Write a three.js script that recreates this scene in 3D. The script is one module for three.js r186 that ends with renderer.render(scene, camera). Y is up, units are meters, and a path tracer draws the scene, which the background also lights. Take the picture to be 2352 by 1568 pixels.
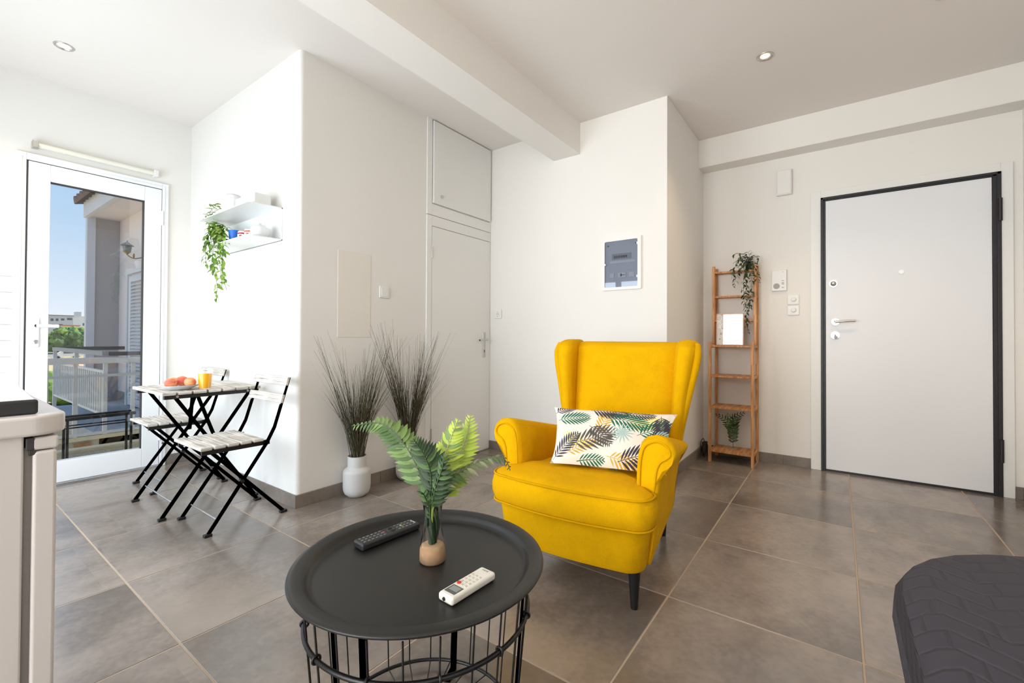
import * as THREE from 'three';
import { RoundedBoxGeometry } from 'three/addons/geometries/RoundedBoxGeometry.js';
import { mergeGeometries, mergeVertices, toCreasedNormals } from 'three/addons/utils/BufferGeometryUtils.js';
import { RectAreaLightUniformsLib } from 'three/addons/lights/RectAreaLightUniformsLib.js';

// ------------------------------------------------------------------ camera, sky, sun, window light, exposure
const scene = new THREE.Scene();
const W = 2352, H = 1568, FOCAL = 1021.5, CU = 1176, CV = 765.57;
const camera = new THREE.PerspectiveCamera(2 * Math.atan(784 / FOCAL) * 180 / Math.PI, W / H, 0.02, 600);
camera.position.set(0, 1, 0);
camera.rotation.set(0.010518, 0.633326, 0.005018, 'YXZ');
camera.setViewOffset(W, H, 0, 784 - CV, W, H);
camera.updateMatrixWorld(true);
const renderer = new THREE.WebGLRenderer({ antialias: true });
renderer.toneMapping = THREE.LinearToneMapping;
renderer.toneMappingExposure = 1.0;
renderer.shadowMap.enabled = true;
RectAreaLightUniformsLib.init();

{ // clear summer sky: pale at the horizon, deeper blue above, the same all the way round
  const w = 8, h = 256, d = new Float32Array(w * h * 4);
  for (let j = 0; j < h; j++) {
    const el = (j + 0.5) / h - 0.5, t = Math.min(1, Math.max(0, el * 2));
    const k = Math.pow(t, 0.55);
    const c = el < 0 ? [0.62, 0.66, 0.68] : [Math.max(0.30, 1.02 - 1.7 * k), Math.max(0.50, 1.04 - 1.1 * k), Math.max(0.82, 1.06 - 0.42 * k)];
    for (let i = 0; i < w; i++) { const o = (j * w + i) * 4; d[o] = c[0]; d[o + 1] = c[1]; d[o + 2] = c[2]; d[o + 3] = 1; }
  }
  const t = new THREE.DataTexture(d, w, h, THREE.RGBAFormat, THREE.FloatType);
  t.mapping = THREE.EquirectangularReflectionMapping; t.magFilter = t.minFilter = THREE.LinearFilter; t.needsUpdate = true;
  scene.background = t;
}
const sun = new THREE.DirectionalLight(new THREE.Color(1, 0.93, 0.82), 6.5);
sun.position.set(-4, 17, -10.5).add(new THREE.Vector3(-6, 0, 0)); sun.target.position.set(-10.6, 0, 0);
sun.castShadow = true; sun.shadow.mapSize.set(2048, 2048);
Object.assign(sun.shadow.camera, { left: -14, right: 14, top: 14, bottom: -14, near: 1, far: 60 });
scene.add(sun, sun.target);
const WIN = { kitchen: { x: -2.85, y: 1.03, z: 0.5, w: 2.0, h: 1.86, i: 6.2, c: [0.79, 0.90, 1.0] }, rear: { x: -1.0, y: 1.3, z: 2.4, w: 1.3, h: 2.0, i: 17, c: [0.97, 0.98, 0.98] } };  // kitchen glazing extended down almost to the floor to add light there
for (const k in WIN) for (const s of [-1, 1]) { // daylight through each of the two panes of each window
  const q = WIN[k], w = q.w / 2 - 0.1, L = new THREE.RectAreaLight(new THREE.Color(...q.c), q.i, w, q.h - 0.1);
  L.position.set(q.x + s * (0.05 + w / 2), q.y, q.z + 0.02); L.lookAt(q.x + s * (0.05 + w / 2), q.y, -5); L.name = 'window_daylight'; scene.add(L);
}

// ------------------------------------------------------------------ helpers
let seed = 7;
const rnd = () => { seed = (seed * 1664525 + 1013904223) >>> 0; return seed / 4294967296; };
const rr = (a, b) => a + (b - a) * rnd();
const V = (x, y, z) => new THREE.Vector3(x, y, z);
const at = (u, v, depth) => V((u - CU) / FOCAL * depth, -(v - CV) / FOCAL * depth, -depth).applyMatrix4(camera.matrixWorld);
const onZ = (u, v, z) => { const p = at(u, v, 1).sub(camera.position); return p.multiplyScalar(z / p.z).add(camera.position); };
const onX = (u, v, x) => { const p = at(u, v, 1).sub(camera.position); return p.multiplyScalar(x / p.x).add(camera.position); };
const onY = (u, v, y) => { const p = at(u, v, 1).sub(camera.position); return p.multiplyScalar((y - 1) / p.y).add(camera.position); };
const taken = {};
function numbered(n) { const k = taken[n] = (taken[n] ?? -1) + 1; return k ? n + '_' + String(k).padStart(3, '0') : n; }
function part(name, geo, mat, parent) {
  if (Array.isArray(geo)) geo = merge(geo);
  const m = new THREE.Mesh(geo, mat); m.name = name; m.castShadow = m.receiveShadow = true; if (parent) parent.add(m); return m;
}
function thing(name, label, category, pos = [0, 0, 0], turn = 0, group) {
  const g = new THREE.Group(); g.name = numbered(name); g.position.set(...pos); g.rotation.y = turn;
  g.userData = { label, category }; if (group) g.userData.group = group; scene.add(g); return g;
}
function solo(name, geo, mat, label, category, group) {
  const m = part(numbered(name), geo, mat, scene); m.userData = { label, category }; if (group) m.userData.group = group; return m;
}
function struct(name, geo, mat, label, parent) {
  const m = part(name, geo, mat, parent ?? scene); if (!parent) { m.userData = { kind: 'structure', label, category: name.split('_')[0] }; } return m;
}
function structGroup(name, label, category) { const g = new THREE.Group(); g.name = name; g.userData = { kind: 'structure', label, category }; scene.add(g); return g; }
function merge(list) {
  const need = list.some(g => !g.index);
  return mergeGeometries(list.map(g => { let q = need && g.index ? g.toNonIndexed() : g; for (const k of Object.keys(q.attributes)) if (!['position', 'normal', 'uv'].includes(k)) q.deleteAttribute(k); if (!q.attributes.uv) q.setAttribute('uv', new THREE.BufferAttribute(new Float32Array(q.attributes.position.count * 2), 2)); return q; }));
}
// box from min corner to max corner, optional rounded edge; uv in metres by face
function bx(x0, y0, z0, x1, y1, z1, r = 0, seg = 1) {
  const w = Math.abs(x1 - x0), h = Math.abs(y1 - y0), d = Math.abs(z1 - z0);
  const g = r ? new RoundedBoxGeometry(w, h, d, seg, Math.min(r, w / 2.01, h / 2.01, d / 2.01)) : new THREE.BoxGeometry(w, h, d);
  g.translate((x0 + x1) / 2, (y0 + y1) / 2, (z0 + z1) / 2); return metreUV(g);
}
function metreUV(g, sx = 1) {
  const p = g.attributes.position, n = g.attributes.normal, u = new Float32Array(p.count * 2);
  for (let i = 0; i < p.count; i++) {
    const ax = Math.abs(n.getX(i)), ay = Math.abs(n.getY(i)), az = Math.abs(n.getZ(i));
    const [a, b] = ax >= ay && ax >= az ? [p.getZ(i), p.getY(i)] : ay >= az ? [p.getX(i), p.getZ(i)] : [p.getX(i), p.getY(i)];
    u[2 * i] = a * sx; u[2 * i + 1] = b * sx;
  }
  g.setAttribute('uv', new THREE.BufferAttribute(u, 2)); return g;
}
function cyl(r0, r1, h, x, y, z, seg = 20, open = false) { const g = new THREE.CylinderGeometry(r1, r0, h, seg, 1, open); g.translate(x, y + h / 2, z); return g; }
function tube(pts, r, seg = 6, n = 0, closed = false) {
  const c = new THREE.CatmullRomCurve3(pts.map(p => p.isVector3 ? p : V(...p)), closed);
  return new THREE.TubeGeometry(c, n || Math.max(1, (pts.length - 1) * 6), r, seg, closed);
}
function rod(a, b, r, seg = 8) { a = a.isVector3 ? a : V(...a); b = b.isVector3 ? b : V(...b); return new THREE.TubeGeometry(new THREE.LineCurve3(a, b), 1, r, seg, false); }
// flat bar of section w x t from a to b; side gives the width direction
function bar(a, b, w, t, side) {
  a = V(...a); b = V(...b); const d = b.clone().sub(a), L = d.length(); d.normalize();
  const s = V(...side).addScaledVector(d, -V(...side).dot(d)).normalize(), n = d.clone().cross(s);
  const g = new THREE.BoxGeometry(w, L, t);
  g.applyMatrix4(new THREE.Matrix4().makeBasis(s, d, n).setPosition(a.add(b).multiplyScalar(0.5))); return g;
}
function lathe(pts, seg = 40) { return new THREE.LatheGeometry(pts.map(p => new THREE.Vector2(p[0], p[1])), seg); }
// closed rings of equal length joined to a skin, ends capped
function loft(rings, { cap = true, crease = 0.7 } = {}) {
  const n = rings[0].length, pos = [], idx = [];
  for (const r of rings) for (const p of r) pos.push(p[0], p[1], p[2]);
  for (let j = 0; j < rings.length - 1; j++) for (let i = 0; i < n; i++) { const a = j * n + i, b = j * n + (i + 1) % n, c = a + n, d = b + n; idx.push(a, b, c, b, d, c); }
  if (cap) for (const e of [0, rings.length - 1]) {
    const c = pos.length / 3, m = [0, 0, 0]; for (const p of rings[e]) for (let k = 0; k < 3; k++) m[k] += p[k] / n; pos.push(...m);
    for (let i = 0; i < n; i++) { const a = e * n + i, b = e * n + (i + 1) % n; e ? idx.push(a, b, c) : idx.push(b, a, c); }
  }
  const g = new THREE.BufferGeometry(); g.setAttribute('position', new THREE.Float32BufferAttribute(pos, 3)); g.setIndex(idx);
  return metreUV(fixNormals(g, crease));
}
function fixNormals(g, crease) { g.computeVertexNormals(); return crease ? toCreasedNormals(g, crease) : g; }
function wallShape(pts, holes = []) { const s = new THREE.Shape(pts.map(p => new THREE.Vector2(...p))); for (const h of holes) s.holes.push(new THREE.Path(h.map(p => new THREE.Vector2(...p)))); return s; }
const rect = (a, b, c, d) => [[a, b], [c, b], [c, d], [a, d]];
function ext(shape, depth, curveSegments = 8) { return metreUV(new THREE.ExtrudeGeometry(shape, { depth, bevelEnabled: false, curveSegments })); }
function roundRect(w, h, r) { const s = new THREE.Shape(), x = -w / 2, y = -h / 2; s.moveTo(x + r, y); s.lineTo(x + w - r, y); s.absarc(x + w - r, y + r, r, -Math.PI / 2, 0); s.lineTo(x + w, y + h - r); s.absarc(x + w - r, y + h - r, r, 0, Math.PI / 2); s.lineTo(x + r, y + h); s.absarc(x + r, y + h - r, r, Math.PI / 2, Math.PI); s.lineTo(x, y + r); s.absarc(x + r, y + r, r, Math.PI, 1.5 * Math.PI); return s; }

// ------------------------------------------------------------------ textures
const perm = new Uint16Array(512); { const p = [...Array(256).keys()]; for (let i = 255; i > 0; i--) { const j = Math.floor(rnd() * (i + 1)); [p[i], p[j]] = [p[j], p[i]]; } for (let i = 0; i < 512; i++) perm[i] = p[i & 255]; }
function vnoise(x, y, per) { // value noise that repeats every per cells
  const xi = Math.floor(x), yi = Math.floor(y), xf = x - xi, yf = y - yi, sx = xf * xf * (3 - 2 * xf), sy = yf * yf * (3 - 2 * yf);
  const h = (a, b) => perm[perm[((a % per) + per) % per & 255] + (((b % per) + per) % per & 255)] / 255;
  return (h(xi, yi) * (1 - sx) + h(xi + 1, yi) * sx) * (1 - sy) + (h(xi, yi + 1) * (1 - sx) + h(xi + 1, yi + 1) * sx) * sy;
}
function fbm(u, v, per, oct, gain = 0.5) { let s = 0, a = 1, t = 0; for (let o = 0; o < oct; o++) { s += a * vnoise(u * per + o * 17.3 * 0, v * per, per); t += a; a *= gain; per *= 2; } return s / t; }
function tex(n, m, fn, { srgb = true, repeat } = {}) {
  const d = new Uint8Array(n * m * 4);
  for (let j = 0; j < m; j++) for (let i = 0; i < n; i++) { const c = fn(i / n, j / m, i, j), o = 4 * (j * n + i); for (let k = 0; k < 3; k++) d[o + k] = Math.max(0, Math.min(255, Math.round(255 * (Array.isArray(c) ? c[k] : c)))); d[o + 3] = 255; }
  const t = new THREE.DataTexture(d, n, m); t.wrapS = t.wrapT = THREE.RepeatWrapping; t.magFilter = THREE.LinearFilter; t.minFilter = THREE.LinearMipmapLinearFilter; t.generateMipmaps = true;
  if (srgb) t.colorSpace = THREE.SRGBColorSpace; if (repeat) t.repeat.set(...repeat); t.needsUpdate = true; return t;
}
const mix = (a, b, t) => a.map((v, i) => v + (b[i] - v) * t);
const canvasTex = (w, h, draw) => { const c = document.createElement('canvas'); c.width = w; c.height = h; draw(c.getContext('2d'), w, h); const t = new THREE.CanvasTexture(c); t.colorSpace = THREE.SRGBColorSpace; t.magFilter = THREE.LinearFilter; return t; };
const std = (o) => new THREE.MeshStandardMaterial(o);
const phys = (o) => new THREE.MeshPhysicalMaterial(o);
const hex = (h) => new THREE.Color(h);
const lin = (r, g, b) => new THREE.Color().setRGB(r, g, b);

const floorTex = tex(1024, 1024, (u, v) => {
  const a = fbm(u, v, 3, 5, 0.55), b = fbm(u + 0.37, v + 0.61, 5, 5, 0.6), s = fbm(u, v * 0.5, 24, 3, 0.6), f = fbm(u, v, 128, 2);
  let k = 0.5 + (a - 0.5) * 1.9 + (s - 0.5) * 0.5 + (f - 0.5) * 0.3;
  let c = mix([0.372, 0.336, 0.306], [0.67, 0.612, 0.56], 0.5 + 0.5 * Math.tanh((k - 0.5) * 1.9));
  c = mix(c, [0.47, 0.45, 0.44], 0.6 * b * b);
  
  return c;
}, { repeat: [1 / 1.9, 1 / 1.9] });
const floorRough = tex(512, 512, (u, v) => 0.72 + 0.4 * (fbm(u, v, 6, 5, 0.6) - 0.5), { srgb: false, repeat: [1 / 1.9, 1 / 1.9] });
const plasterBump = tex(512, 512, (u, v) => 0.5 + 0.7 * (fbm(u, v, 10, 5, 0.6) - 0.5), { srgb: false, repeat: [0.8, 0.8] });
const weave = tex(256, 256, (u, v, i, j) => 0.5 + 0.25 * Math.sin(i * Math.PI / 2) * Math.cos(j * Math.PI / 2) + 0.5 * (fbm(u, v, 64, 2) - 0.5), { srgb: false, repeat: [9, 9] });
const fabricTone = tex(512, 512, (u, v) => mix([0.88, 0.88, 0.88], [1, 1, 1], fbm(u, v, 7, 4) * 0.6 + fbm(u, v, 90, 2) * 0.4), { repeat: [3, 3] });
const woodTex = (c0, c1, rep) => tex(512, 512, (u, v) => { const g = fbm(u, v * 0.06 + 0.2, 40, 3, 0.6), w = fbm(u, v, 4, 3); return mix(c0, c1, Math.max(0, Math.min(1, 0.5 + (g - 0.5) * 1.9 + (w - 0.5) * 0.5))); }, { repeat: rep });
const bambooTex = woodTex([0.66, 0.43, 0.24], [0.86, 0.64, 0.42], [2.5, 2.5]);
const slatTex = tex(512, 512, (u, v) => { const g = fbm(u * 0.05 + 0.3, v, 64, 3, 0.6), w = fbm(u, v, 5, 4); const k = Math.max(0, Math.min(1, 0.72 + (g - 0.5) * 1.6 + (w - 0.5) * 0.9)); return mix([0.50, 0.45, 0.40], [0.90, 0.88, 0.85], k); }, { repeat: [2, 4] });
const concreteTex = tex(512, 512, (u, v) => mix([0.62, 0.58, 0.52], [0.86, 0.82, 0.74], fbm(u, v, 5, 6, 0.65)), { repeat: [0.5, 0.5] });
const terrazzoTex = tex(512, 512, (u, v) => { const n = vnoise(u * 90, v * 90, 90), f = fbm(u, v, 8, 3); return mix(n > 0.62 ? [0.45, 0.43, 0.38] : [0.74, 0.70, 0.56], [0.8, 0.76, 0.6], f * 0.5); }, { repeat: [2, 2] });
const stainTex = tex(512, 512, (u, v) => { const k = fbm(u, v * 0.35, 6, 5, 0.6); return mix([0.63, 0.62, 0.63], [0.76, 0.74, 0.73], k); }, { repeat: [0.3, 0.3] });
const outTileTex = tex(256, 256, (u, v) => mix([0.50, 0.54, 0.57], [0.74, 0.77, 0.79], fbm(u, v, 6, 5, 0.6)), { repeat: [0.7, 0.7] });
const soilTex = tex(256, 256, (u, v) => mix([0.55, 0.50, 0.38], [0.80, 0.74, 0.58], fbm(u, v, 8, 5, 0.6)), { repeat: [0.06, 0.06] });

// ------------------------------------------------------------------ materials
const M = {
  wall: std({ color: lin(0.84, 0.812, 0.768), roughness: 0.9, bumpMap: plasterBump, bumpScale: 0.0012 }),
  ceiling: std({ color: lin(0.82, 0.775, 0.73), roughness: 0.95 }),
  tile: phys({ map: floorTex, roughnessMap: floorRough, roughness: 0.3, ior: 1.75 }),
  grout: std({ color: hex('#b8a48f'), roughness: 0.95 }),
  skirt: std({ map: floorTex, roughnessMap: floorRough, roughness: 0.6, color: lin(0.8, 0.8, 0.8) }),
  whitePaint: std({ color: lin(0.83, 0.82, 0.79), roughness: 0.45 }),
  pvc: std({ color: lin(0.86, 0.87, 0.88), roughness: 0.3 }),
  entryLeaf: std({ color: lin(0.80, 0.81, 0.835), roughness: 0.4 }),
  blackFrame: std({ color: lin(0.012, 0.013, 0.015), roughness: 0.45 }),
  blackMetal: std({ color: lin(0.006, 0.006, 0.007), roughness: 0.42 }),
  trayBlack: std({ color: lin(0.010, 0.0095, 0.009), roughness: 0.4, bumpMap: weave, bumpScale: 0.00004 }),
  gasket: std({ color: lin(0.05, 0.045, 0.045), roughness: 0.7 }),
  chrome: std({ color: lin(0.66, 0.66, 0.65), roughness: 0.3, metalness: 1 }),
  satin: std({ color: lin(0.58, 0.57, 0.55), roughness: 0.32, metalness: 1 }),
  whitePlastic: std({ color: lin(0.82, 0.81, 0.78), roughness: 0.4 }),
  greyPlastic: std({ color: lin(0.33, 0.34, 0.37), roughness: 0.5 }),
  darkPlastic: std({ color: lin(0.02, 0.02, 0.022), roughness: 0.45 }),
  yellow: phys({ color: lin(0.86, 0.455, 0.0), map: fabricTone, roughness: 0.95, bumpMap: weave, bumpScale: 0.0006, specularIntensity: 0.25 }),
  legBlack: std({ color: lin(0.004, 0.004, 0.004), roughness: 0.5 }),
  slat: std({ map: slatTex, roughness: 0.65 }),
  bamboo: std({ map: bambooTex, roughness: 0.5 }),
  ceramic: std({ color: lin(0.62, 0.61, 0.59), roughness: 0.65 }),
  whiteCeramic: std({ color: lin(0.82, 0.82, 0.81), roughness: 0.25 }),
  glass: phys({ color: 0xffffff, transmission: 1, thickness: 0, roughness: 0, ior: 1.5 }),
  solidGlass: phys({ color: 0xffffff, transmission: 1, thickness: 0.004, roughness: 0.0, ior: 1.45 }),
  sand: std({ color: hex('#d9b48c'), roughness: 1, bumpMap: plasterBump, bumpScale: 0.002 }),
  quilt: std({ color: lin(0.045, 0.042, 0.055), roughness: 0.85 }),
  steelWhite: std({ color: lin(0.85, 0.85, 0.83), roughness: 0.4 }),
  fridge: std({ color: lin(0.74, 0.70, 0.68), roughness: 0.3 }),
};

// ------------------------------------------------------------------ room shell (metres; x right along the entry wall, -z towards it)
const CEIL = 2.705, XW = -4.25, ZS = -1.36, XC = -2.56, ZF = -3.14, XN = -0.965, ZE = -4.18, XR = 0.945, ZK = 0.5, ZR = 2.4, XK = -1.7;
const FT = 0.15;
{ // floor: grout bed with tiles proud of it, each tile its own mesh
  const fl = struct('floor', bx(XW - 0.12, -0.15, ZE - 0.1, XR + 0.1, -0.0015, ZR + 0.1), M.grout, 'brown grey stone tile floor with pale joints');
  const px = 0.597, pz = 0.6125, x0 = 0.0605, z0 = -0.5395, j = 0.003;
  for (let i = -8; i < 3; i++) for (let k = -6; k < 5; k++) {
    const a = Math.max(XW - 0.1, x0 + i * px + j), b = Math.min(XR + 0.05, x0 + (i + 1) * px - j), c = Math.max(ZE - 0.05, z0 + k * pz + j), d = Math.min(ZR + 0.05, z0 + (k + 1) * pz - j);
    if (b - a < 0.02 || d - c < 0.02) continue;
    if (b < XC - 0.15 && d < ZS - 0.15) continue; if (b < XN - 0.15 && d < ZF - 0.15) continue; if (b < XK && c > ZK + 0.1) continue;
    const g = bx(a, -0.02, c, b, 0, d, 0.0016, 1), u = g.attributes.uv, ou = rnd() * 1.9, ov = rnd() * 1.9, fl1 = rnd() < 0.5 ? -1 : 1;
    for (let n = 0; n < u.count; n++) u.setXY(n, u.getX(n) * fl1 + ou, u.getY(n) + ov);
    part('floor_tile', g, M.tile, fl);
  }
}
const toX = (g, x) => { g.rotateY(Math.PI / 2); g.translate(x, 0, 0); return metreUV(g); };
// shape coordinate along a wall in z is -z
struct('ceiling', bx(XW - 0.2, CEIL, ZE - 0.2, XR + 0.2, CEIL + 0.2, ZR + 0.2), M.ceiling, 'white ceiling, warm grey away from the windows');
struct('trim_1', bx(-1.885, 2.458, ZF - 0.01, -1.645, CEIL + 0.01, ZR + 0.05), M.wall, 'white ceiling beam running from the fuse box wall');
struct('wall_west', toX(ext(wallShape(rect(1.55, 0, -ZK - 0.15, CEIL), [rect(0.405, 0.0, 1.2, 2.182).reverse()]), 0.2), XW - 0.2), M.wall, 'white wall with the glass balcony door');
{ // corner block: shelf wall and closet wall in one, rounded plaster corner
  const s = new THREE.Shape(), r = 0.025; // plan: shape x = x, shape y = -z
  s.moveTo(XW - 0.2, -ZS); s.lineTo(XC - r, -ZS); s.absarc(XC - r, -ZS + r, r, -Math.PI / 2, 0, false); s.lineTo(XC, -ZF + 0.1); s.lineTo(XC - 0.15, -ZF + 0.1); s.lineTo(XC - 0.15, -ZS + 0.15); s.lineTo(XW - 0.2, -ZS + 0.15); s.closePath();
  const g = new THREE.ExtrudeGeometry(s, { depth: CEIL + 0.01, bevelEnabled: false, curveSegments: 8 }); g.rotateX(-Math.PI / 2);
  struct('wall_shelf', metreUV(g), M.wall, 'white wall corner, shelf side and closet side');
}
{
  const s = wallShape([[XC - 0.15, -ZF], [XN, -ZF], [XN, -ZE + 0.1], [XN - 0.15, -ZE + 0.1], [XN - 0.15, -ZF + 0.15], [XC - 0.15, -ZF + 0.15]]);
  const g = new THREE.ExtrudeGeometry(s, { depth: CEIL + 0.01, bevelEnabled: false }); g.rotateX(-Math.PI / 2);
  struct('wall_north', metreUV(g), M.wall, 'white wall with the fuse box and its return');
}
struct('wall_entry', bx(XN - 0.15, 0, ZE - 0.15, XR + 0.15, CEIL + 0.01, ZE), M.wall, 'white wall round the entrance door');
struct('trim_2', bx(XN - 0.01, 2.468, ZE - 0.05, XR + 0.01, CEIL + 0.01, ZE + 0.16, 0.004), M.wall, 'white lintel beam above the entrance door');
struct('wall_east', bx(XR, 0, ZE - 0.15, XR + 0.15, CEIL + 0.01, ZR + 0.15), M.wall, 'plain white wall beside the entrance door');
{ // rear and kitchen walls, behind the camera, each with its window
  const q = WIN.rear, k = WIN.kitchen;
  const hole = (w) => rect(w.x - w.w / 2, w.y - w.h / 2, w.x + w.w / 2, w.y + w.h / 2).reverse();
  let g = ext(wallShape(rect(XK - 0.15, 0, XR + 0.15, CEIL + 0.01), [hole(q)]), 0.15); g.translate(0, 0, ZR); struct('wall_rear', g, M.wall, 'white wall with a wide window behind the bed');
  g = ext(wallShape(rect(XW - 0.2, 0, XK, CEIL + 0.01), [hole(k)]), 0.15); g.translate(0, 0, ZK); struct('wall_kitchen', g, M.wall, 'white kitchen wall with a wide window');
  struct('wall_return', bx(XK - 0.15, 0, ZK, XK, CEIL + 0.01, ZR + 0.15), M.wall, 'white return wall between kitchen and sleeping side');
  let n = 0;
  for (const w of [q, k]) {
    const z = (w === q ? ZR : ZK) + 0.03, G = structGroup('window_' + (++n), w === q ? 'white framed window on the sleeping side behind the bed' : 'white framed kitchen window facing the shelf wall, made taller to light the floor', 'window'), x0 = w.x - w.w / 2, x1 = w.x + w.w / 2, y0 = w.y - w.h / 2, y1 = w.y + w.h / 2, f = 0.05;
    part('window_frame', [bx(x0, y0, z, x0 + f, y1, z + 0.07), bx(x1 - f, y0, z, x1, y1, z + 0.07), bx(x0, y0, z, x1, y0 + f, z + 0.07), bx(x0, y1 - f, z, x1, y1, z + 0.07), bx(w.x - 0.05, y0, z, w.x + 0.05, y1, z + 0.07)], M.pvc, G);
    for (const s of [0, 1]) part('pane', bx(s ? w.x + 0.05 : x0 + f, y0 + f, z + 0.03, s ? x1 - f : w.x - 0.05, y1 - f, z + 0.036), M.glass, G);
  }
}
{ // skirting tiles
  const h = 0.075, t = 0.011, len = 0.597;
  const run = (name, label, a, b, place) => { const G = structGroup(name, label, 'baseboard'); const n = Math.max(1, Math.ceil(Math.abs(b - a) / len)); for (let i = 0; i < n; i++) { const s = a + i * len * Math.sign(b - a), e = i === n - 1 ? b : a + (i + 1) * len * Math.sign(b - a); part('skirting_tile', place(Math.min(s, e) + 0.001, Math.max(s, e) - 0.001), M.skirt, G); } };
  run('baseboard_shelf', 'dark grey skirting tiles under the shelf wall', XC + t, XW, (a, b) => bx(a, 0, ZS, b, h, ZS + t, 0.001));
  run('baseboard_closet', 'brown grey skirting tiles beside the grass vases', ZS + t, -2.362, (a, b) => bx(XC, 0, a, XC + t, h, b, 0.001));
  run('baseboard_north', 'brown grey skirting tiles under the fuse box wall', XC, XN + t, (a, b) => bx(a, 0, ZF, b, h, ZF + t, 0.001));
  run('baseboard_return', 'dark skirting tiles on the wall return behind the armchair', -3.607, ZE, (a, b) => bx(XN, 0, a, XN + t, h, b, 0.001));
  run('baseboard_return_front', 'dark skirting tiles at the wall return corner', ZF + t, -3.607, (a, b) => bx(XN, 0, a, XN + t, h, b, 0.001));
  run('baseboard_entry', 'grey skirting tiles between bamboo shelf and entrance door', XN + t, -0.176, (a, b) => bx(a, 0, ZE, b, h, ZE + t, 0.001));
  run('baseboard_entry_side', 'grey skirting tile at the hinge side of the entrance door', 0.9, XR, (a, b) => bx(a, 0, ZE, b, h, ZE + t, 0.001));
  run('baseboard_east', 'beige skirting tiles on the plain wall', ZE + t, ZR, (a, b) => bx(XR - t, 0, a, XR, h, b, 0.001));
  run('baseboard_west', 'grey skirting tile between balcony door and corner', -1.215, ZS + t, (a, b) => bx(XW, 0, a, XW + t, h, b, 0.001));
}

// ------------------------------------------------------------------ doors
{ // closet door with the cupboard hatch above it
  const G = structGroup('door_1', 'white flush closet door with steel lever plate', 'door'), x = XC, zA = -2.362, zL = -2.416, zB = -3.126, f = 0.012;
  part('door_frame', [bx(x - 0.02, 0, zL + 0.004, x + f, 1.952, zA, 0.002), bx(x - 0.02, 0, ZF, x + f, 1.952, zB - 0.003, 0.002), bx(x - 0.02, 1.872, zB - 0.003, x + f, 1.952, zL + 0.004, 0.002)], M.whitePaint, G);
  part('leaf', bx(x - 0.02, 0.008, zB, x + f, 1.868, zL, 0.002), M.whitePaint, G);
  const hd = part('handle', [bx(x + f, 0.828, -3.066, x + f + 0.006, 1.05, -3.030, 0.006, 2), rod([x + f, 0.985, -3.048], [x + f + 0.045, 0.985, -3.048], 0.008), tube([[x + f + 0.045, 0.985, -3.05], [x + f + 0.047, 0.985, -3.0], [x + f + 0.044, 0.981, -2.94]], 0.0075, 8)], M.satin, G);
  part('keyhole', bx(x + f + 0.004, 0.873, -3.052, x + f + 0.007, 0.895, -3.044), M.blackMetal, hd);
  for (const y of [1.62, 0.21]) { const h = part('hinge', [cyl(0.006, 0.006, 0.085, x + f + 0.004, y, zL + 0.004, 10)], M.satin, G); h.userData.label = 'steel barrel hinge'; }
  const C = structGroup('door_2', 'white cupboard hatch above the closet door with small lock', 'door');
  part('door_frame', [bx(x - 0.02, 1.957, zL + 0.004, x + f, CEIL, zA, 0.002), bx(x - 0.02, 1.957, ZF, x + f, CEIL, zB + 0.002, 0.002), bx(x - 0.02, 1.957, zB + 0.002, x + f, 2.044, zL + 0.004, 0.002)], M.whitePaint, C);
  part('leaf', bx(x - 0.02, 2.051, zB + 0.009, x + f + 0.012, 2.695, zL - 0.003, 0.002), M.whitePaint, C);
  part('lock', cyl(0.012, 0.012, 0.012, 0, 0, 0, 16).rotateZ(-Math.PI / 2).translate(x + f + 0.011, 2.117, -2.504), M.satin, C);
}
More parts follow.
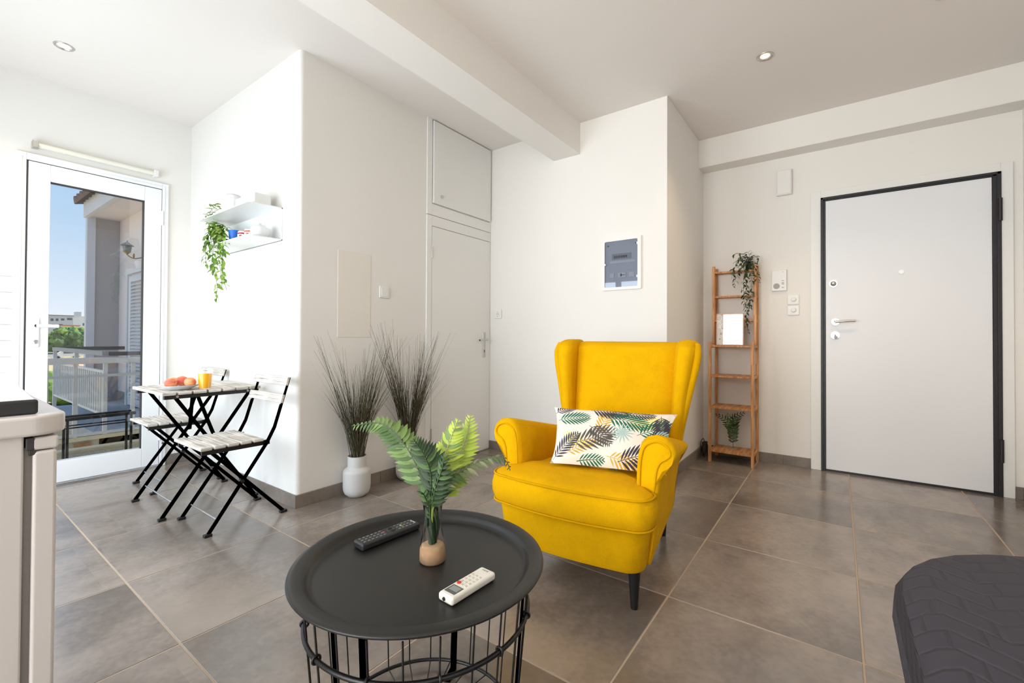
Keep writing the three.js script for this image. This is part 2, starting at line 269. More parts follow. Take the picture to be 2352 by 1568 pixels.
{ // entrance door
  const G = structGroup('door_3', 'white security entrance door in a black steel frame', 'door'), z = ZE;
  part('trim', [bx(-0.174, 0, z, -0.108, 2.145, z + 0.02, 0.002), bx(0.845, 0, z, 0.9, 2.145, z + 0.02, 0.002), bx(-0.108, 2.09, z, 0.845, 2.145, z + 0.02, 0.002)], M.whitePaint, G);
  part('door_frame', [bx(-0.109, 0, z, -0.092, 2.09, z + 0.03, 0.002), bx(-0.095, 0, z, -0.080, 2.078, z + 0.022, 0.002), bx(0.826, 0, z, 0.846, 2.09, z + 0.03, 0.002), bx(0.807, 0, z, 0.828, 2.078, z + 0.022, 0.002), bx(-0.108, 2.073, z, 0.845, 2.09, z + 0.03, 0.002), bx(-0.092, 2.064, z, 0.826, 2.075, z + 0.022, 0.002), bx(-0.08, 0, z, 0.807, 0.012, z + 0.012)], M.blackFrame, G);
  const L = part('leaf', bx(-0.0785, 0.016, z, 0.8055, 2.062, z + 0.016, 0.002), M.entryLeaf, G), zf = z + 0.016;
  for (const y of [0.222, 1.77]) part('hinge', [cyl(0.011, 0.011, 0.145, 0.838, y, z + 0.036, 12)], M.blackMetal, G);
  const disc = (r, t, x, y, m, name, sx = 1) => part(name, new THREE.CylinderGeometry(r, r, t, 32).rotateX(Math.PI / 2).scale(sx, 1, 1).translate(x, y, zf + t / 2), m, L);
  disc(0.027, 0.006, -0.031, 1.425, M.chrome, 'lock_plate'); disc(0.018, 0.012, -0.031, 1.425, M.blackMetal, 'lock_ring'); part('thumb_turn', new THREE.SphereGeometry(0.014, 20, 12).scale(1.1, 1, 0.8).translate(-0.031, 1.426, zf + 0.016), M.chrome, L);
  disc(0.015, 0.006, 0.36, 1.482, M.chrome, 'peephole');
  disc(0.026, 0.008, -0.018, 1.136, M.satin, 'rosette'); part('lever', [rod([-0.018, 1.136, zf], [-0.018, 1.136, zf + 0.05], 0.009, 12), tube([[-0.018, 1.136, zf + 0.048], [0.02, 1.138, zf + 0.052], [0.1, 1.141, zf + 0.05]], 0.0085, 10)], M.satin, L);
  disc(0.028, 0.006, -0.02, 1.035, M.chrome, 'cylinder_plate'); disc(0.01, 0.014, -0.02, 1.042, M.satin, 'cylinder'); part('key', [bx(-0.024, 1.005, zf + 0.01, -0.018, 1.04, zf + 0.03, 0.002), new THREE.CylinderGeometry(0.011, 0.011, 0.004, 16).rotateX(Math.PI / 2).translate(-0.017, 1.018, zf + 0.03)], M.greyPlastic, L);
}
{ // balcony door in its opening
  const G = structGroup('door_4', 'white glazed balcony door with a single tall pane', 'door'), x = XW, zo0 = -1.205, zo1 = -0.398, z0 = -1.162, z1 = -0.457;
  part('door_frame', [bx(x - 0.16, 0, zo1 - 0.05, x + 0.022, 2.187, zo1, 0.003), bx(x - 0.16, 0, zo0, x + 0.022, 2.187, z0 - 0.003, 0.003), bx(x - 0.16, 2.142, z0 - 0.003, x + 0.022, 2.187, zo1 - 0.05, 0.003), bx(x - 0.16, 0, z0 - 0.003, x - 0.0, 0.008, zo1 - 0.05)], M.pvc, G);
  part('casing_bead', [bx(x, 0, zo1 - 0.03, x + 0.026, 2.158, zo1 - 0.026), bx(x, 2.158, zo0 + 0.024, x + 0.026, 2.162, zo1 - 0.026), bx(x, 0, zo0 + 0.024, x + 0.026, 2.158, zo0 + 0.028)], M.pvc, G);
  part('seal', [bx(x - 0.05, 0.01, z1 + 0.001, x + 0.017, 2.136, z1 + 0.008), bx(x - 0.05, 2.1385, z0, x + 0.015, 2.1415, z1)], M.gasket, G);
  const g0 = -1.058, g1 = -0.558, y0 = 0.155, y1 = 2.027, xa = x - 0.045, xb = x + 0.02;
  const L = part('leaf', [bx(xa, 0.014, g1, xb, 2.137, z1, 0.003), bx(xa, 0.014, z0, xb, 2.137, g0, 0.003), bx(xa, y1, g0, xb, 2.137, g1, 0.003), bx(xa, 0.014, g0, xb, y0, g1, 0.003)], M.pvc, G);
  part('glazing_seal', [bx(x - 0.02, y0, g0, x + 0.012, y1, g0 + 0.006), bx(x - 0.02, y1 - 0.006, g0, x + 0.012, y1, g1)], M.gasket, L);
  part('pane', bx(x - 0.012, y0 - 0.004, g0 - 0.004, x - 0.008, y1 + 0.004, g1 + 0.004), M.glass, L);
  part('handle_plate', bx(xb, 0.925, -0.516, xb + 0.012, 1.118, -0.482, 0.006, 2), M.pvc, L);
  part('handle_lever', [rod([xb, 1.065, -0.499], [xb + 0.05, 1.065, -0.499], 0.011, 12), tube([[xb + 0.05, 1.065, -0.497], [xb + 0.052, 1.065, -0.54], [xb + 0.048, 1.064, -0.60]], 0.011, 10)], M.pvc, L);
  part('lock_cylinder', [cyl(0.009, 0.009, 0.016, 0, 0, 0, 16).rotateZ(-Math.PI / 2).translate(xb + 0.01, 0.965, -0.499), bx(xb + 0.01, 0.948, -0.504, xb + 0.022, 0.965, -0.494)], M.satin, L);
  for (const y of [0.2, 1.86]) part('hinge', cyl(0.008, 0.008, 0.11, xb + 0.004, y, z0 - 0.004, 12), M.pvc, G);
}
{ // white wall tiles beside the balcony door
  const G = structGroup('trim_3', 'glossy white wall tiles in rows beside the balcony door', 'wall tiles');
  const ys = [0.763, 0.865, 0.968, 1.07, 1.172, 1.274, 1.376, 1.479], gl = std({ color: lin(0.82, 0.82, 0.84), roughness: 0.12 });
  for (let r = 0; r < 7; r++) { let z = -0.432; let first = r % 2 ? 0.2 : 0.1; while (z < ZK - 0.005) { const e = Math.min(ZK, z + first); part('wall_tile', bx(XW, ys[r] + 0.0015, z, XW + 0.009, ys[r + 1] - 0.0015, e - 0.002, 0.004, 2), gl, G); z = e; first = 0.2; } }
}
{ // plain panel cover on the closet wall
  solo('cover_panel', bx(XC, 1.0, -1.86, XC + 0.003, 1.555, -1.615, 0.001), std({ color: lin(0.83, 0.785, 0.715), roughness: 0.9 }), 'cream painted flat cover panel on the wall above the grass vases', 'panel');
}
// ------------------------------------------------------------------ ceiling lamps
{
  const lampGlass = std({ color: 0xffffff, emissive: lin(1, 0.72, 0.36), emissiveIntensity: 5.0, roughness: 0.4 });
  const spots = [[-3.67, -0.53, 'recessed round ceiling spot, lit, near the balcony door'], [-0.353, -3.042, 'recessed round ceiling spot, lit, between fuse box wall and entrance door'], [0.43, -3.0, 'recessed round ceiling spot, lit, beside the plain wall']];
  for (const [x, z, label] of spots) {
    const t = thing('ceiling_spot', label, 'ceiling lamp', [x, CEIL, z], 0, 'recessed ceiling spots');
    part('bezel', lathe([[0.034, 0.004], [0.036, -0.004], [0.044, -0.006], [0.046, -0.002], [0.046, 0.001]], 32), M.satin, t);
    part('bulb', lathe([[0.0001, -0.0015], [0.02, -0.0015], [0.033, 0.002]], 24), lampGlass, t);
    const s = new THREE.SpotLight(lin(1, 0.74, 0.45), 2.2, 0, 1.0, 0.7, 2); s.position.set(0, -0.012, 0); s.target.position.set(0, -2, 0); s.castShadow = true; t.add(s, s.target); s.name = 'lamp'; s.target.name = 'lamp_target';
  }
}

// ------------------------------------------------------------------ yellow wing armchair (local: front +z, origin on the floor)
const chairPos = [-0.895, 0, -1.925], chairTurn = 0.0785;
{
  const A = thing('armchair', 'yellow fabric wing armchair with rolled arms on black tapered legs', 'armchair', chairPos, chairTurn);
  A.scale.x = 0.955;
  const outline = (hw, hwBack, zb, zt, zf, bow, n = 12) => { // T shaped cushion outline, counter-clockwise seen from above
    const p = [], corner = (cx, cz, r, a0) => { for (let i = 0; i <= n / 2; i++) { const a = a0 + i / (n / 2) * Math.PI / 2; p.push([cx + r * Math.cos(a), cz + r * Math.sin(a)]); } };
    const r = 0.075;
    corner(hwBack - 0.03, zb + 0.03, 0.03, -Math.PI / 2); for (let i = 1; i < 4; i++) p.push([hwBack, zb + (zt - zb) * i / 4]);
    p.push([hwBack + 0.01, zt]); p.push([hw - 0.035, zt + 0.004]); corner(hw - 0.03, zt + 0.034, 0.03, -Math.PI / 2);
    corner(hw - r, zf - r, r, 0);
    for (let i = 1; i < 8; i++) { const t = i / 8, x = (hw - r) * (1 - 2 * t); p.push([x, zf + bow * (1 - (x / (hw - r)) ** 2)]); }
    corner(-hw + r, zf - r, r, Math.PI / 2);
    corner(-hw + 0.03, zt + 0.034, 0.03, Math.PI); p.push([-hw + 0.035, zt + 0.004]); p.push([-hwBack - 0.01, zt]);
    for (let i = 3; i > 0; i--) p.push([-hwBack, zb + (zt - zb) * i / 4]); corner(-hwBack + 0.03, zb + 0.03, 0.03, Math.PI);
    return p;
  };
  const O = outline(0.352, 0.262, -0.30, 0.315, 0.44, 0.028);
  const inset = (P, d) => P.map(([x, z], i) => { const a = P[(i + P.length - 1) % P.length], b = P[(i + 1) % P.length], tx = b[0] - a[0], tz = b[1] - a[1], l = Math.hypot(tx, tz) || 1; return [x - d * tz / l, z + d * tx / l]; });
  const ring = (P, y) => P.map(([x, z]) => [x, y - 0.07 * Math.max(0, 0.25 - z), z]).reverse();
  const shrink = (P, s) => P.map(([x, z]) => [x * s, (z - 0.05) * s + 0.05]);
  // base under the cushion
  const B = (hw, zf, y) => { const p = [], r = 0.07; const c = (cx, cz, rr, a0) => { for (let i = 0; i <= 6; i++) { const a = a0 + i / 6 * Math.PI / 2; p.push([cx + rr * Math.cos(a), y, cz + rr * Math.sin(a)]); } }; c(hw - 0.09, -0.36, 0.02, -Math.PI / 2); c(hw - r, zf - r, r, 0); for (let i = 1; i < 6; i++) { const t = i / 6; p.push([(hw - r) * (1 - 2 * t), y, zf + 0.015 * Math.sin(Math.PI * t)]); } c(-hw + r, zf - r, r, Math.PI / 2); c(-hw + 0.09, -0.36, 0.02, Math.PI); return p.reverse(); };
  part('base', loft([B(0.29, 0.372, 0.144), B(0.305, 0.39, 0.148), B(0.313, 0.402, 0.17), B(0.325, 0.412, 0.26), B(0.333, 0.418, 0.325)]), M.yellow, A);
  const cush = part('seat_cushion', loft([ring(shrink(O, 0.5), 0.312), ring(inset(O, 0.03), 0.314), ring(inset(O, 0.010), 0.318), ring(inset(O, 0.002), 0.328), ring(inset(O, -0.009), 0.36), ring(inset(O, -0.009), 0.39), ring(inset(O, -0.003), 0.415), ring(inset(O, 0.004), 0.428), ring(inset(O, 0.012), 0.436), ring(shrink(inset(O, 0.02), 0.93), 0.446), ring(shrink(O, 0.7), 0.453), ring(shrink(O, 0.35), 0.457)], { crease: 1.2 }), M.yellow, A);
  const frontOnly = (d, y) => inset(O, d).filter(([x, z]) => z > 0.3).map(([x, z]) => V(x, y, z));
  for (const [d, y] of [[0.001, 0.431], [0.001, 0.322]]) part('piping', tube(frontOnly(d, y), 0.0042, 6, 90), M.yellow, cush);
  for (const s of [1, -1]) {
    // rolled arm: closed profile swept from back to front
    const prof = [[0.262, 0.28], [0.262, 0.40], [0.264, 0.50], [0.270, 0.565], [0.284, 0.610], [0.308, 0.634], [0.343, 0.643], [0.380, 0.635], [0.406, 0.614], [0.418, 0.586], [0.413, 0.558], [0.395, 0.538], [0.376, 0.530], [0.364, 0.510], [0.357, 0.46], [0.350, 0.38], [0.340, 0.28], [0.328, 0.20], [0.318, 0.155], [0.29, 0.150], [0.268, 0.18]];
    const R = [[-0.38, 0], [-0.25, 0], [-0.1, 0], [0.05, 0], [0.2, 0], [0.290, 0], [0.304, 0.005], [0.311, 0.016]].map(([z, ins]) => { const c = [0.335, 0.45], q = Math.max(0, 0.29 - z) / 0.67; return prof.map(([x, y]) => { const l = Math.hypot(x - c[0], y - c[1]), k = 1 - ins / l, X = c[0] + (x - c[0]) * k, Y = c[1] + (y - c[1]) * k; const low = Math.min(1, Math.max(0, (0.62 - Y) / 0.45)); return [s * (X - q * (X - 0.25) * (0.5 + 0.38 * low)), Y - 0.135 * q * Math.max(0, (Y - 0.3) / 0.3), z]; }); });
    if (s > 0) R.forEach(r => r.reverse());
    const arm = part('arm', loft(R, { crease: 0.9 }), M.yellow, A);
    const fp = [[0.280, 0.45], [0.286, 0.55], [0.300, 0.596], [0.322, 0.614], [0.347, 0.621], [0.374, 0.614], [0.393, 0.597], [0.396, 0.576], [0.380, 0.560], [0.362, 0.548], [0.347, 0.520], [0.338, 0.45], [0.332, 0.42]];
    part('piping', tube(fp.map(([x, y]) => V(s * x, y, 0.312)), 0.0045, 6, 70), M.yellow, arm);
    // wing
    const wing = [];
    for (const [y, zf, zb, xi, xo] of [[0.40, -0.235, -0.38, 0.262, 0.300], [0.52, -0.225, -0.40, 0.268, 0.318], [0.64, -0.228, -0.43, 0.274, 0.336], [0.76, -0.235, -0.45, 0.278, 0.352], [0.86, -0.240, -0.465, 0.282, 0.370], [0.92, -0.245, -0.472, 0.284, 0.380], [0.96, -0.262, -0.478, 0.286, 0.382], [0.982, -0.285, -0.48, 0.290, 0.376], [0.992, -0.32, -0.475, 0.300, 0.362], [0.996, -0.36, -0.46, 0.315, 0.345]]) {
      const rf = (xo - xi) / 2, p = [], cx = (xi + xo) / 2;
      for (let i = 0; i <= 10; i++) { const a = Math.PI - i / 10 * Math.PI; p.push([s * (cx + rf * Math.cos(a)), y, zf - rf + rf * Math.sin(a) * 1.0]); }
      p.push([s * xo, y, zb + 0.1]); p.push([s * (xo - 0.01), y, zb + 0.01]); p.push([s * (xi + 0.01), y, zb]); p.push([s * xi, y, zb + 0.1]);
      wing.push(s > 0 ? p : p.reverse());
    }
    const wg = part('wing', loft(wing, { crease: 1.1 }), M.yellow, A);
    part('wing_curl', tube([[s * 0.296, 0.46, -0.262], [s * 0.318, 0.58, -0.268], [s * 0.336, 0.67, -0.275], [s * 0.356, 0.76, -0.285], [s * 0.381, 0.87, -0.295], [s * 0.388, 0.93, -0.305], [s * 0.380, 0.968, -0.33]].map(p => V(...p)), 0.021, 10, 30), M.yellow, wg);
  }
  { // back cushion and shell
    const sec = (y, zf, zb, hw, bul) => { const p = []; for (let i = 0; i <= 14; i++) { const x = hw * (1 - 2 * i / 14); const e = 1 - Math.pow(Math.abs(x / hw), 6); p.push([x, y, zf + bul * (1 - (x / hw) ** 2) - 0.03 * (1 - e)]); } p.push([-hw, y, zb]); p.push([hw, y, zb]); return p; };
    part('back', loft([sec(0.38, -0.255, -0.38, 0.262, 0.01), sec(0.5, -0.262, -0.40, 0.268, 0.02), sec(0.65, -0.280, -0.43, 0.275, 0.022), sec(0.8, -0.305, -0.45, 0.281, 0.02), sec(0.9, -0.325, -0.465, 0.285, 0.016), sec(0.955, -0.34, -0.475, 0.287, 0.012), sec(0.974, -0.355, -0.478, 0.286, 0.01), sec(0.982, -0.385, -0.475, 0.284, 0.006), sec(0.984, -0.42, -0.46, 0.27, 0)], { crease: 0.8 }), M.yellow, A);
    part('back_shell', loft([[0.15, -0.385, 0.235], [0.35, -0.42, 0.265], [0.6, -0.455, 0.305], [0.85, -0.485, 0.345], [0.95, -0.492, 0.352], [0.975, -0.488, 0.34]].map(([y, z, w]) => [[-w, y, z + 0.06], [-w, y, z + 0.015], [-w + 0.02, y, z], [w - 0.02, y, z], [w, y, z + 0.015], [w, y, z + 0.06]])), M.yellow, A);
  }
  for (const [x, z] of [[0.268, 0.335], [-0.268, 0.335], [0.21, -0.345], [-0.21, -0.345]]) part('leg', cyl(0.0135, 0.024, 0.150, 0, 0, 0, 20).translate(x, 0, z + (z < 0 ? -0.01 : 0)), M.legBlack, A);
}
// ------------------------------------------------------------------ leaf print cushion
{
  const cols = { d: '#3a3644', g: '#1f6a50', y: '#d9a83a', p: '#efe08a', t: '#a9c3ba', b: '#57524c' };
  const print = canvasTex(1024, 640, (c, w, h) => {
    c.fillStyle = '#f2e6da'; c.fillRect(0, 0, w, h);
    const leaf = (x, y, len, ang, col, n, wid, bend) => {
      c.save(); c.translate(x, y); c.rotate(ang); c.fillStyle = c.strokeStyle = col; c.lineWidth = 5; c.beginPath(); c.moveTo(0, 0); c.quadraticCurveTo(len * 0.5, -bend, len, 0); c.stroke();
      for (let i = 1; i <= n; i++) { const t = i / (n + 0.5), lx = len * t, ly = -bend * 2 * t * (1 - t), L = wid * Math.sin(Math.PI * Math.min(1, 0.18 + t * 0.78)) + 14; for (const s of [-1, 1]) { c.save(); c.translate(lx, ly); c.rotate(s * (0.95 - 0.45 * t)); c.beginPath(); c.moveTo(0, 0); c.quadraticCurveTo(L * 0.45, -L * 0.10 - 6, L, 0); c.quadraticCurveTo(L * 0.5, L * 0.10 + 5, 0, 0); c.fill(); c.restore(); } }
      c.restore();
    };
    for (const a of [[640, 150, 250, 0.1, cols.p, 9, 95, 20], [690, 250, 240, -0.5, cols.p, 9, 80, 10], [420, 330, 230, -1.2, cols.y, 8, 85, 20], [140, 560, 230, -0.5, cols.y, 8, 70, 14], [520, 560, 240, 0.2, cols.y, 8, 70, 10], [830, 600, 200, -0.9, cols.t, 8, 80, 8], [60, 330, 220, 0.5, cols.p, 8, 60, 8],
      [330, 40, 250, 0.15, cols.d, 11, 120, 26], [610, 60, 200, 0.05, cols.d, 9, 70, 10], [20, 180, 230, -0.1, cols.g, 9, 90, 14], [480, 150, 280, 0.18, cols.g, 9, 120, 20], [770, 330, 260, -0.55, cols.g, 9, 110, 20], [920, 60, 170, 1.3, cols.d, 9, 90, 10], [180, 470, 330, -0.35, cols.b, 9, 135, 26], [330, 250, 220, 0.75, cols.b, 8, 90, 14],
      [20, 610, 260, -0.9, cols.d, 10, 85, 14], [620, 600, 330, -0.28, cols.d, 12, 120, 24], [830, 470, 250, -0.75, cols.d, 11, 105, 16], [900, 300, 140, -0.2, cols.t, 7, 60, 6], [250, 620, 190, -0.1, cols.g, 7, 60, 6], [0, 80, 150, -0.4, cols.d, 7, 60, 6]]) leaf(a[0], a[1], a[2] * 1.3, a[3], a[4], a[5] + 1, a[6] * 1.25, a[7]);
    c.fillStyle = cols.t; c.save(); c.translate(640, 320); for (let i = 0; i < 15; i++) { c.save(); c.rotate(i / 15 * Math.PI * 2); c.beginPath(); c.moveTo(0, 0); c.quadraticCurveTo(60, -15, 112, 0); c.quadraticCurveTo(60, 15, 0, 0); c.fill(); c.restore(); } c.restore();
  });
  const pm = std({ map: print, roughness: 0.9, bumpMap: weave, bumpScale: 0.0004 });
  // corners of the cushion face: bottom edge on the seat, leaning on the backrest
  const BL = onY(1259, 1066, 0.462), BR = onY(1528, 1096, 0.462), TL = onZ(1274, 936, BL.z - 0.2), TR = onZ(1556, 953, BR.z - 0.24); for (const p of [BL, BR]) p.z -= 0.015;
  const n = 26, m = 18, pos = [], uv = [], idx = [], nor = BR.clone().sub(BL).cross(TL.clone().sub(BL)).normalize();
  for (const side of [1, -1]) for (let j = 0; j <= m; j++) for (let i = 0; i <= n; i++) {
    const u = i / n, v = j / m, e = Math.pow(Math.max(0, 16 * u * (1 - u) * v * (1 - v)), 0.42);
    const su = u + 0.016 * Math.sin(Math.PI * 2 * u) * 0, p = BL.clone().lerp(BR, su).lerp(TL.clone().lerp(TR, su), v);
    const pinch = 0.03 * (1 - Math.pow(Math.abs(2 * u - 1), 3)) * 0.6, pv = 0.02 * (1 - Math.pow(Math.abs(2 * v - 1), 3));
    p.addScaledVector(TL.clone().sub(BL).normalize(), -pinch * (2 * v - 1) * 0.4); p.addScaledVector(BR.clone().sub(BL).normalize(), -pv * (2 * u - 1));
    p.addScaledVector(nor, (side > 0 ? 0.05 : -0.075) * e + 0.004 + 0.006 * Math.sin(u * 9 + v * 4) * e); pos.push(p.x, p.y, p.z); uv.push(side > 0 ? u : 1 - u, v);
  }
  const K = (n + 1) * (m + 1);
  for (let s = 0; s < 2; s++) for (let j = 0; j < m; j++) for (let i = 0; i < n; i++) { const a = s * K + j * (n + 1) + i, b = a + 1, c = a + n + 1, d = c + 1; s ? idx.push(a, c, b, b, c, d) : idx.push(a, b, c, b, d, c); }
  const g = new THREE.BufferGeometry(); g.setAttribute('position', new THREE.Float32BufferAttribute(pos, 3)); g.setAttribute('uv', new THREE.Float32BufferAttribute(uv, 2)); g.setIndex(idx); g.computeVertexNormals();
  solo('throw_pillow', g, pm, 'cream lumbar pillow printed with dark and green palm leaves on the yellow armchair', 'pillow');
}
// ------------------------------------------------------------------ round black tray table
const trayC = [-0.849, -0.775], trayY = 0.435;
{
  const T = thing('coffee_table', 'round black metal tray table on a wire basket base', 'table', [trayC[0], 0, trayC[1]]);
  part('tray', lathe([[0.0001, 0.430], [0.250, 0.430], [0.259, 0.432], [0.265, 0.438], [0.269, 0.446], [0.275, 0.450], [0.295, 0.452], [0.302, 0.452], [0.3062, 0.450], [0.307, 0.447], [0.305, 0.444], [0.300, 0.4445], [0.29, 0.446], [0.278, 0.444], [0.273, 0.440], [0.268, 0.430], [0.260, 0.4245], [0.0001, 0.4245]], 128), M.trayBlack, T);
  const ringAt = (r, y, t) => new THREE.TorusGeometry(r, t, 8, 96).rotateX(Math.PI / 2).translate(0, y, 0);
  const rAt = (y) => y < 0.33 ? 0.238 + (y - 0.02) / 0.31 * 0.026 : 0.264 + (y - 0.33) * 0.1;
  for (const [r, y, t] of [[rAt(0.335) + 0.004, 0.335, 0.0055], [0.24, 0.02, 0.005]]) part('ring', ringAt(r, y, t), M.blackMetal, T);
  const nr = 24; for (let i = 0; i < nr; i++) { const a = (i + 0.3) / nr * Math.PI * 2, c = Math.cos(a), s = Math.sin(a); part('wire', [rod([c * rAt(0.42), 0.42, s * rAt(0.42)], [c * 0.238, 0.02, s * 0.238], 0.0021, 6), rod([c * 0.238, 0.02, s * 0.238], [c * 0.02, 0.02, s * 0.02], 0.0018, 5)], M.blackMetal, T); }
  for (let i = 0; i < 12; i++) { const a = (i * 2 + 0.3) / nr * Math.PI * 2, c = Math.cos(a), s = Math.sin(a); part('knot', new THREE.TorusGeometry(0.0085, 0.0028, 6, 14).rotateY(-a).translate(c * (rAt(0.335) + 0.003), 0.335, s * (rAt(0.335) + 0.003)), M.blackMetal, T); }
  for (const deg of [67, -23, 157, -113]) { const a = deg / 180 * Math.PI, c = Math.cos(a), s = Math.sin(a); part('leg', [bar([c * (rAt(0.42) - 0.008), 0.424, s * (rAt(0.42) - 0.008)], [c * 0.233, 0.0, s * 0.233], 0.018, 0.004, [-s, 0, c]), bar([c * 0.235, 0.003, s * 0.235], [c * 0.18, 0.003, s * 0.18], 0.018, 0.005, [-s, 0, c])], M.blackMetal, T); }
}
{ // black television remote
  const a = onY(833, 1243, 0.447), b = onY(945, 1200, 0.447), c = a.clone().lerp(b, 0.5), len = a.distanceTo(b) + 0.03, turn = Math.atan2(-(b.z - a.z), b.x - a.x);
  const R = thing('remote_control', 'black television remote with rows of grey buttons and coloured keys', 'remote', [c.x, 0.4305, c.z], turn);
  part('body', bx(-len / 2, 0, -0.024, len / 2, 0.019, 0.024, 0.006, 3), M.darkPlastic, R);
  const key = (x, z, w = 0.0065, d = 0.0055) => bx(x - w / 2, 0.0185, z - d / 2, x + w / 2, 0.0205, z + d / 2, 0.001);
  const ks = []; for (let i = 0; i < 14; i++) for (let j = 0; j < 3; j++) { if (i > 5 && i < 9) continue; ks.push(key(-len / 2 + 0.014 + i * (len - 0.03) / 13, -0.013 + j * 0.013)); }
  const kb = part('buttons', ks, std({ color: lin(0.16, 0.16, 0.16), roughness: 0.5 }), R); kb.userData.kind = 'stuff';
  part('dial', new THREE.TorusGeometry(0.010, 0.0035, 8, 24).rotateX(Math.PI / 2).translate(len * 0.05, 0.0185, 0), M.blackMetal, R);
  [['#c81f2e', -0.013], ['#2f9a48', -0.0045], ['#e0c233', 0.004], ['#2f62b8', 0.0125]].forEach(([col, z]) => { part('colour_key', key(len * 0.235, -z, 0.005, 0.006), std({ color: hex(col), roughness: 0.5 }), R); });
  part('power_key', key(-len * 0.08, 0.0, 0.006, 0.006), std({ color: hex('#d0475c'), roughness: 0.5 }), R);
  part('print', bx(len / 2 - 0.012, 0.0188, -0.012, len / 2 - 0.009, 0.0193, 0.012), std({ color: lin(0.6, 0.6, 0.6), roughness: 0.5 }), R);
}
{ // white air conditioner remote
  const a = onY(1024, 1365, 0.449), b = onY(1121, 1307, 0.449), c = a.clone().lerp(b, 0.5), len = a.distanceTo(b) + 0.006, turn = Math.atan2(-(b.z - a.z), b.x - a.x), w = 0.046;
  const R = thing('air_conditioner_remote', 'white air conditioner remote with grey display and one red button', 'remote', [c.x, 0.4305, c.z], turn), t = 0.019;
  part('body', bx(-len / 2, 0, -w / 2, len / 2, t, w / 2, 0.007, 3), std({ color: lin(0.80, 0.77, 0.70), roughness: 0.4 }), R);
  part('display', bx(-len / 2 + 0.012, t - 0.001, -w / 2 + 0.007, -len / 2 + 0.042, t + 0.0006, w / 2 - 0.007, 0.0008), std({ color: lin(0.10, 0.11, 0.11), roughness: 0.25 }), R);
  part('display_panel', bx(-len / 2 + 0.022, t, -w / 2 + 0.012, -len / 2 + 0.038, t + 0.001, w / 2 - 0.010), std({ color: lin(0.26, 0.28, 0.27), roughness: 0.3 }), R);
  part('power_button', cyl(0.0052, 0.0048, 0.0025, -len / 2 + 0.053, t - 0.0005, -0.011, 20), std({ color: hex('#d4301c'), roughness: 0.45 }), R);
  const ks = []; for (let i = 0; i < 5; i++) for (let j = 0; j < 3; j++) { if (i === 0 && j === 0) continue; ks.push(bx(-len / 2 + 0.052 + i * 0.0115 - 0.0035, t - 0.0005, -0.0115 + j * 0.0115 - 0.003, -len / 2 + 0.052 + i * 0.0115 + 0.0035, t + 0.0012, -0.0115 + j * 0.0115 + 0.003, 0.0012)); }
  part('buttons', ks, std({ color: lin(0.62, 0.56, 0.46), roughness: 0.5 }), R).userData.kind = 'stuff';
  const lt = canvasTex(128, 64, (c2, W2, H2) => { c2.fillStyle = '#e6dfd2'; c2.fillRect(0, 0, W2, H2); c2.fillStyle = '#4a4644'; c2.font = 'bold 46px sans-serif'; c2.textAlign = 'center'; c2.textBaseline = 'middle'; c2.fillText('beko', W2 / 2, H2 / 2); });
  part('lettering', new THREE.PlaneGeometry(0.022, 0.011).rotateX(-Math.PI / 2).rotateY(Math.PI / 2).translate(len / 2 - 0.013, t + 0.0004, 0), std({ map: lt, roughness: 0.4 }), R);
  part('lens', cyl(0.004, 0.004, 0.003, 0, 0, 0, 16).rotateZ(Math.PI / 2).translate(-len / 2 + 0.001, 0.010, -0.002), M.darkPlastic, R);
}
// ------------------------------------------------------------------ folding table and chairs
const tableX = -3.195;
{
  const T = thing('folding_table', 'small folding table with whitewashed wooden slats and black steel legs', 'table', [tableX, 0, -1.075]);
  const hw = 0.268, hd = 0.258, n = 7, y1 = 0.695;
  for (let i = 0; i < n; i++) { const z0 = hd - i * (2 * hd / n), z1 = z0 - 2 * hd / n + 0.011; part('slat', bx(-hw, y1 - 0.017, z1, hw, y1, z0, 0.003), M.slat, T); }
  for (const s of [-1, 1]) {
    const x = s * 0.236;
    part('rail', bx(x - 0.012, 0.655, -hd + 0.015, x + 0.012, y1 - 0.017, hd - 0.015), M.blackMetal, T);
    part('leg', [bar([x, 0.012, 0.245], [x, 0.665, -0.195], 0.019, 0.006, [0, 0, 1]), bx(x - 0.012, 0, 0.225, x + 0.012, 0.014, 0.262, 0.003)], M.blackMetal, T);
    const xi = x - s * 0.012; part('leg', [bar([xi, 0.012, -0.235], [xi, 0.665, 0.19], 0.019, 0.006, [0, 0, 1]), bx(xi - 0.012, 0, -0.255, xi + 0.012, 0.014, -0.218, 0.003)], M.blackMetal, T);
    for (const z of [0.185, -0.178]) part('bolt', cyl(0.007, 0.007, 0.006, 0, 0, 0, 14).rotateZ(-Math.PI / 2 * s).translate(x + s * 0.011, 0.668, z), M.chrome, T);
  }
  part('strut', bar([0.2, 0.40, -0.02], [0.03, 0.655, 0.02], 0.02, 0.005, [0, 0, 1]), M.blackMetal, T);
  part('strut', bar([-0.2, 0.40, -0.02], [-0.03, 0.655, 0.02], 0.02, 0.005, [0, 0, 1]), M.blackMetal, T);
  part('stretcher', rod([-0.236, 0.085, 0.197], [0.236, 0.085, 0.197], 0.0042, 8), M.chrome, T);
}
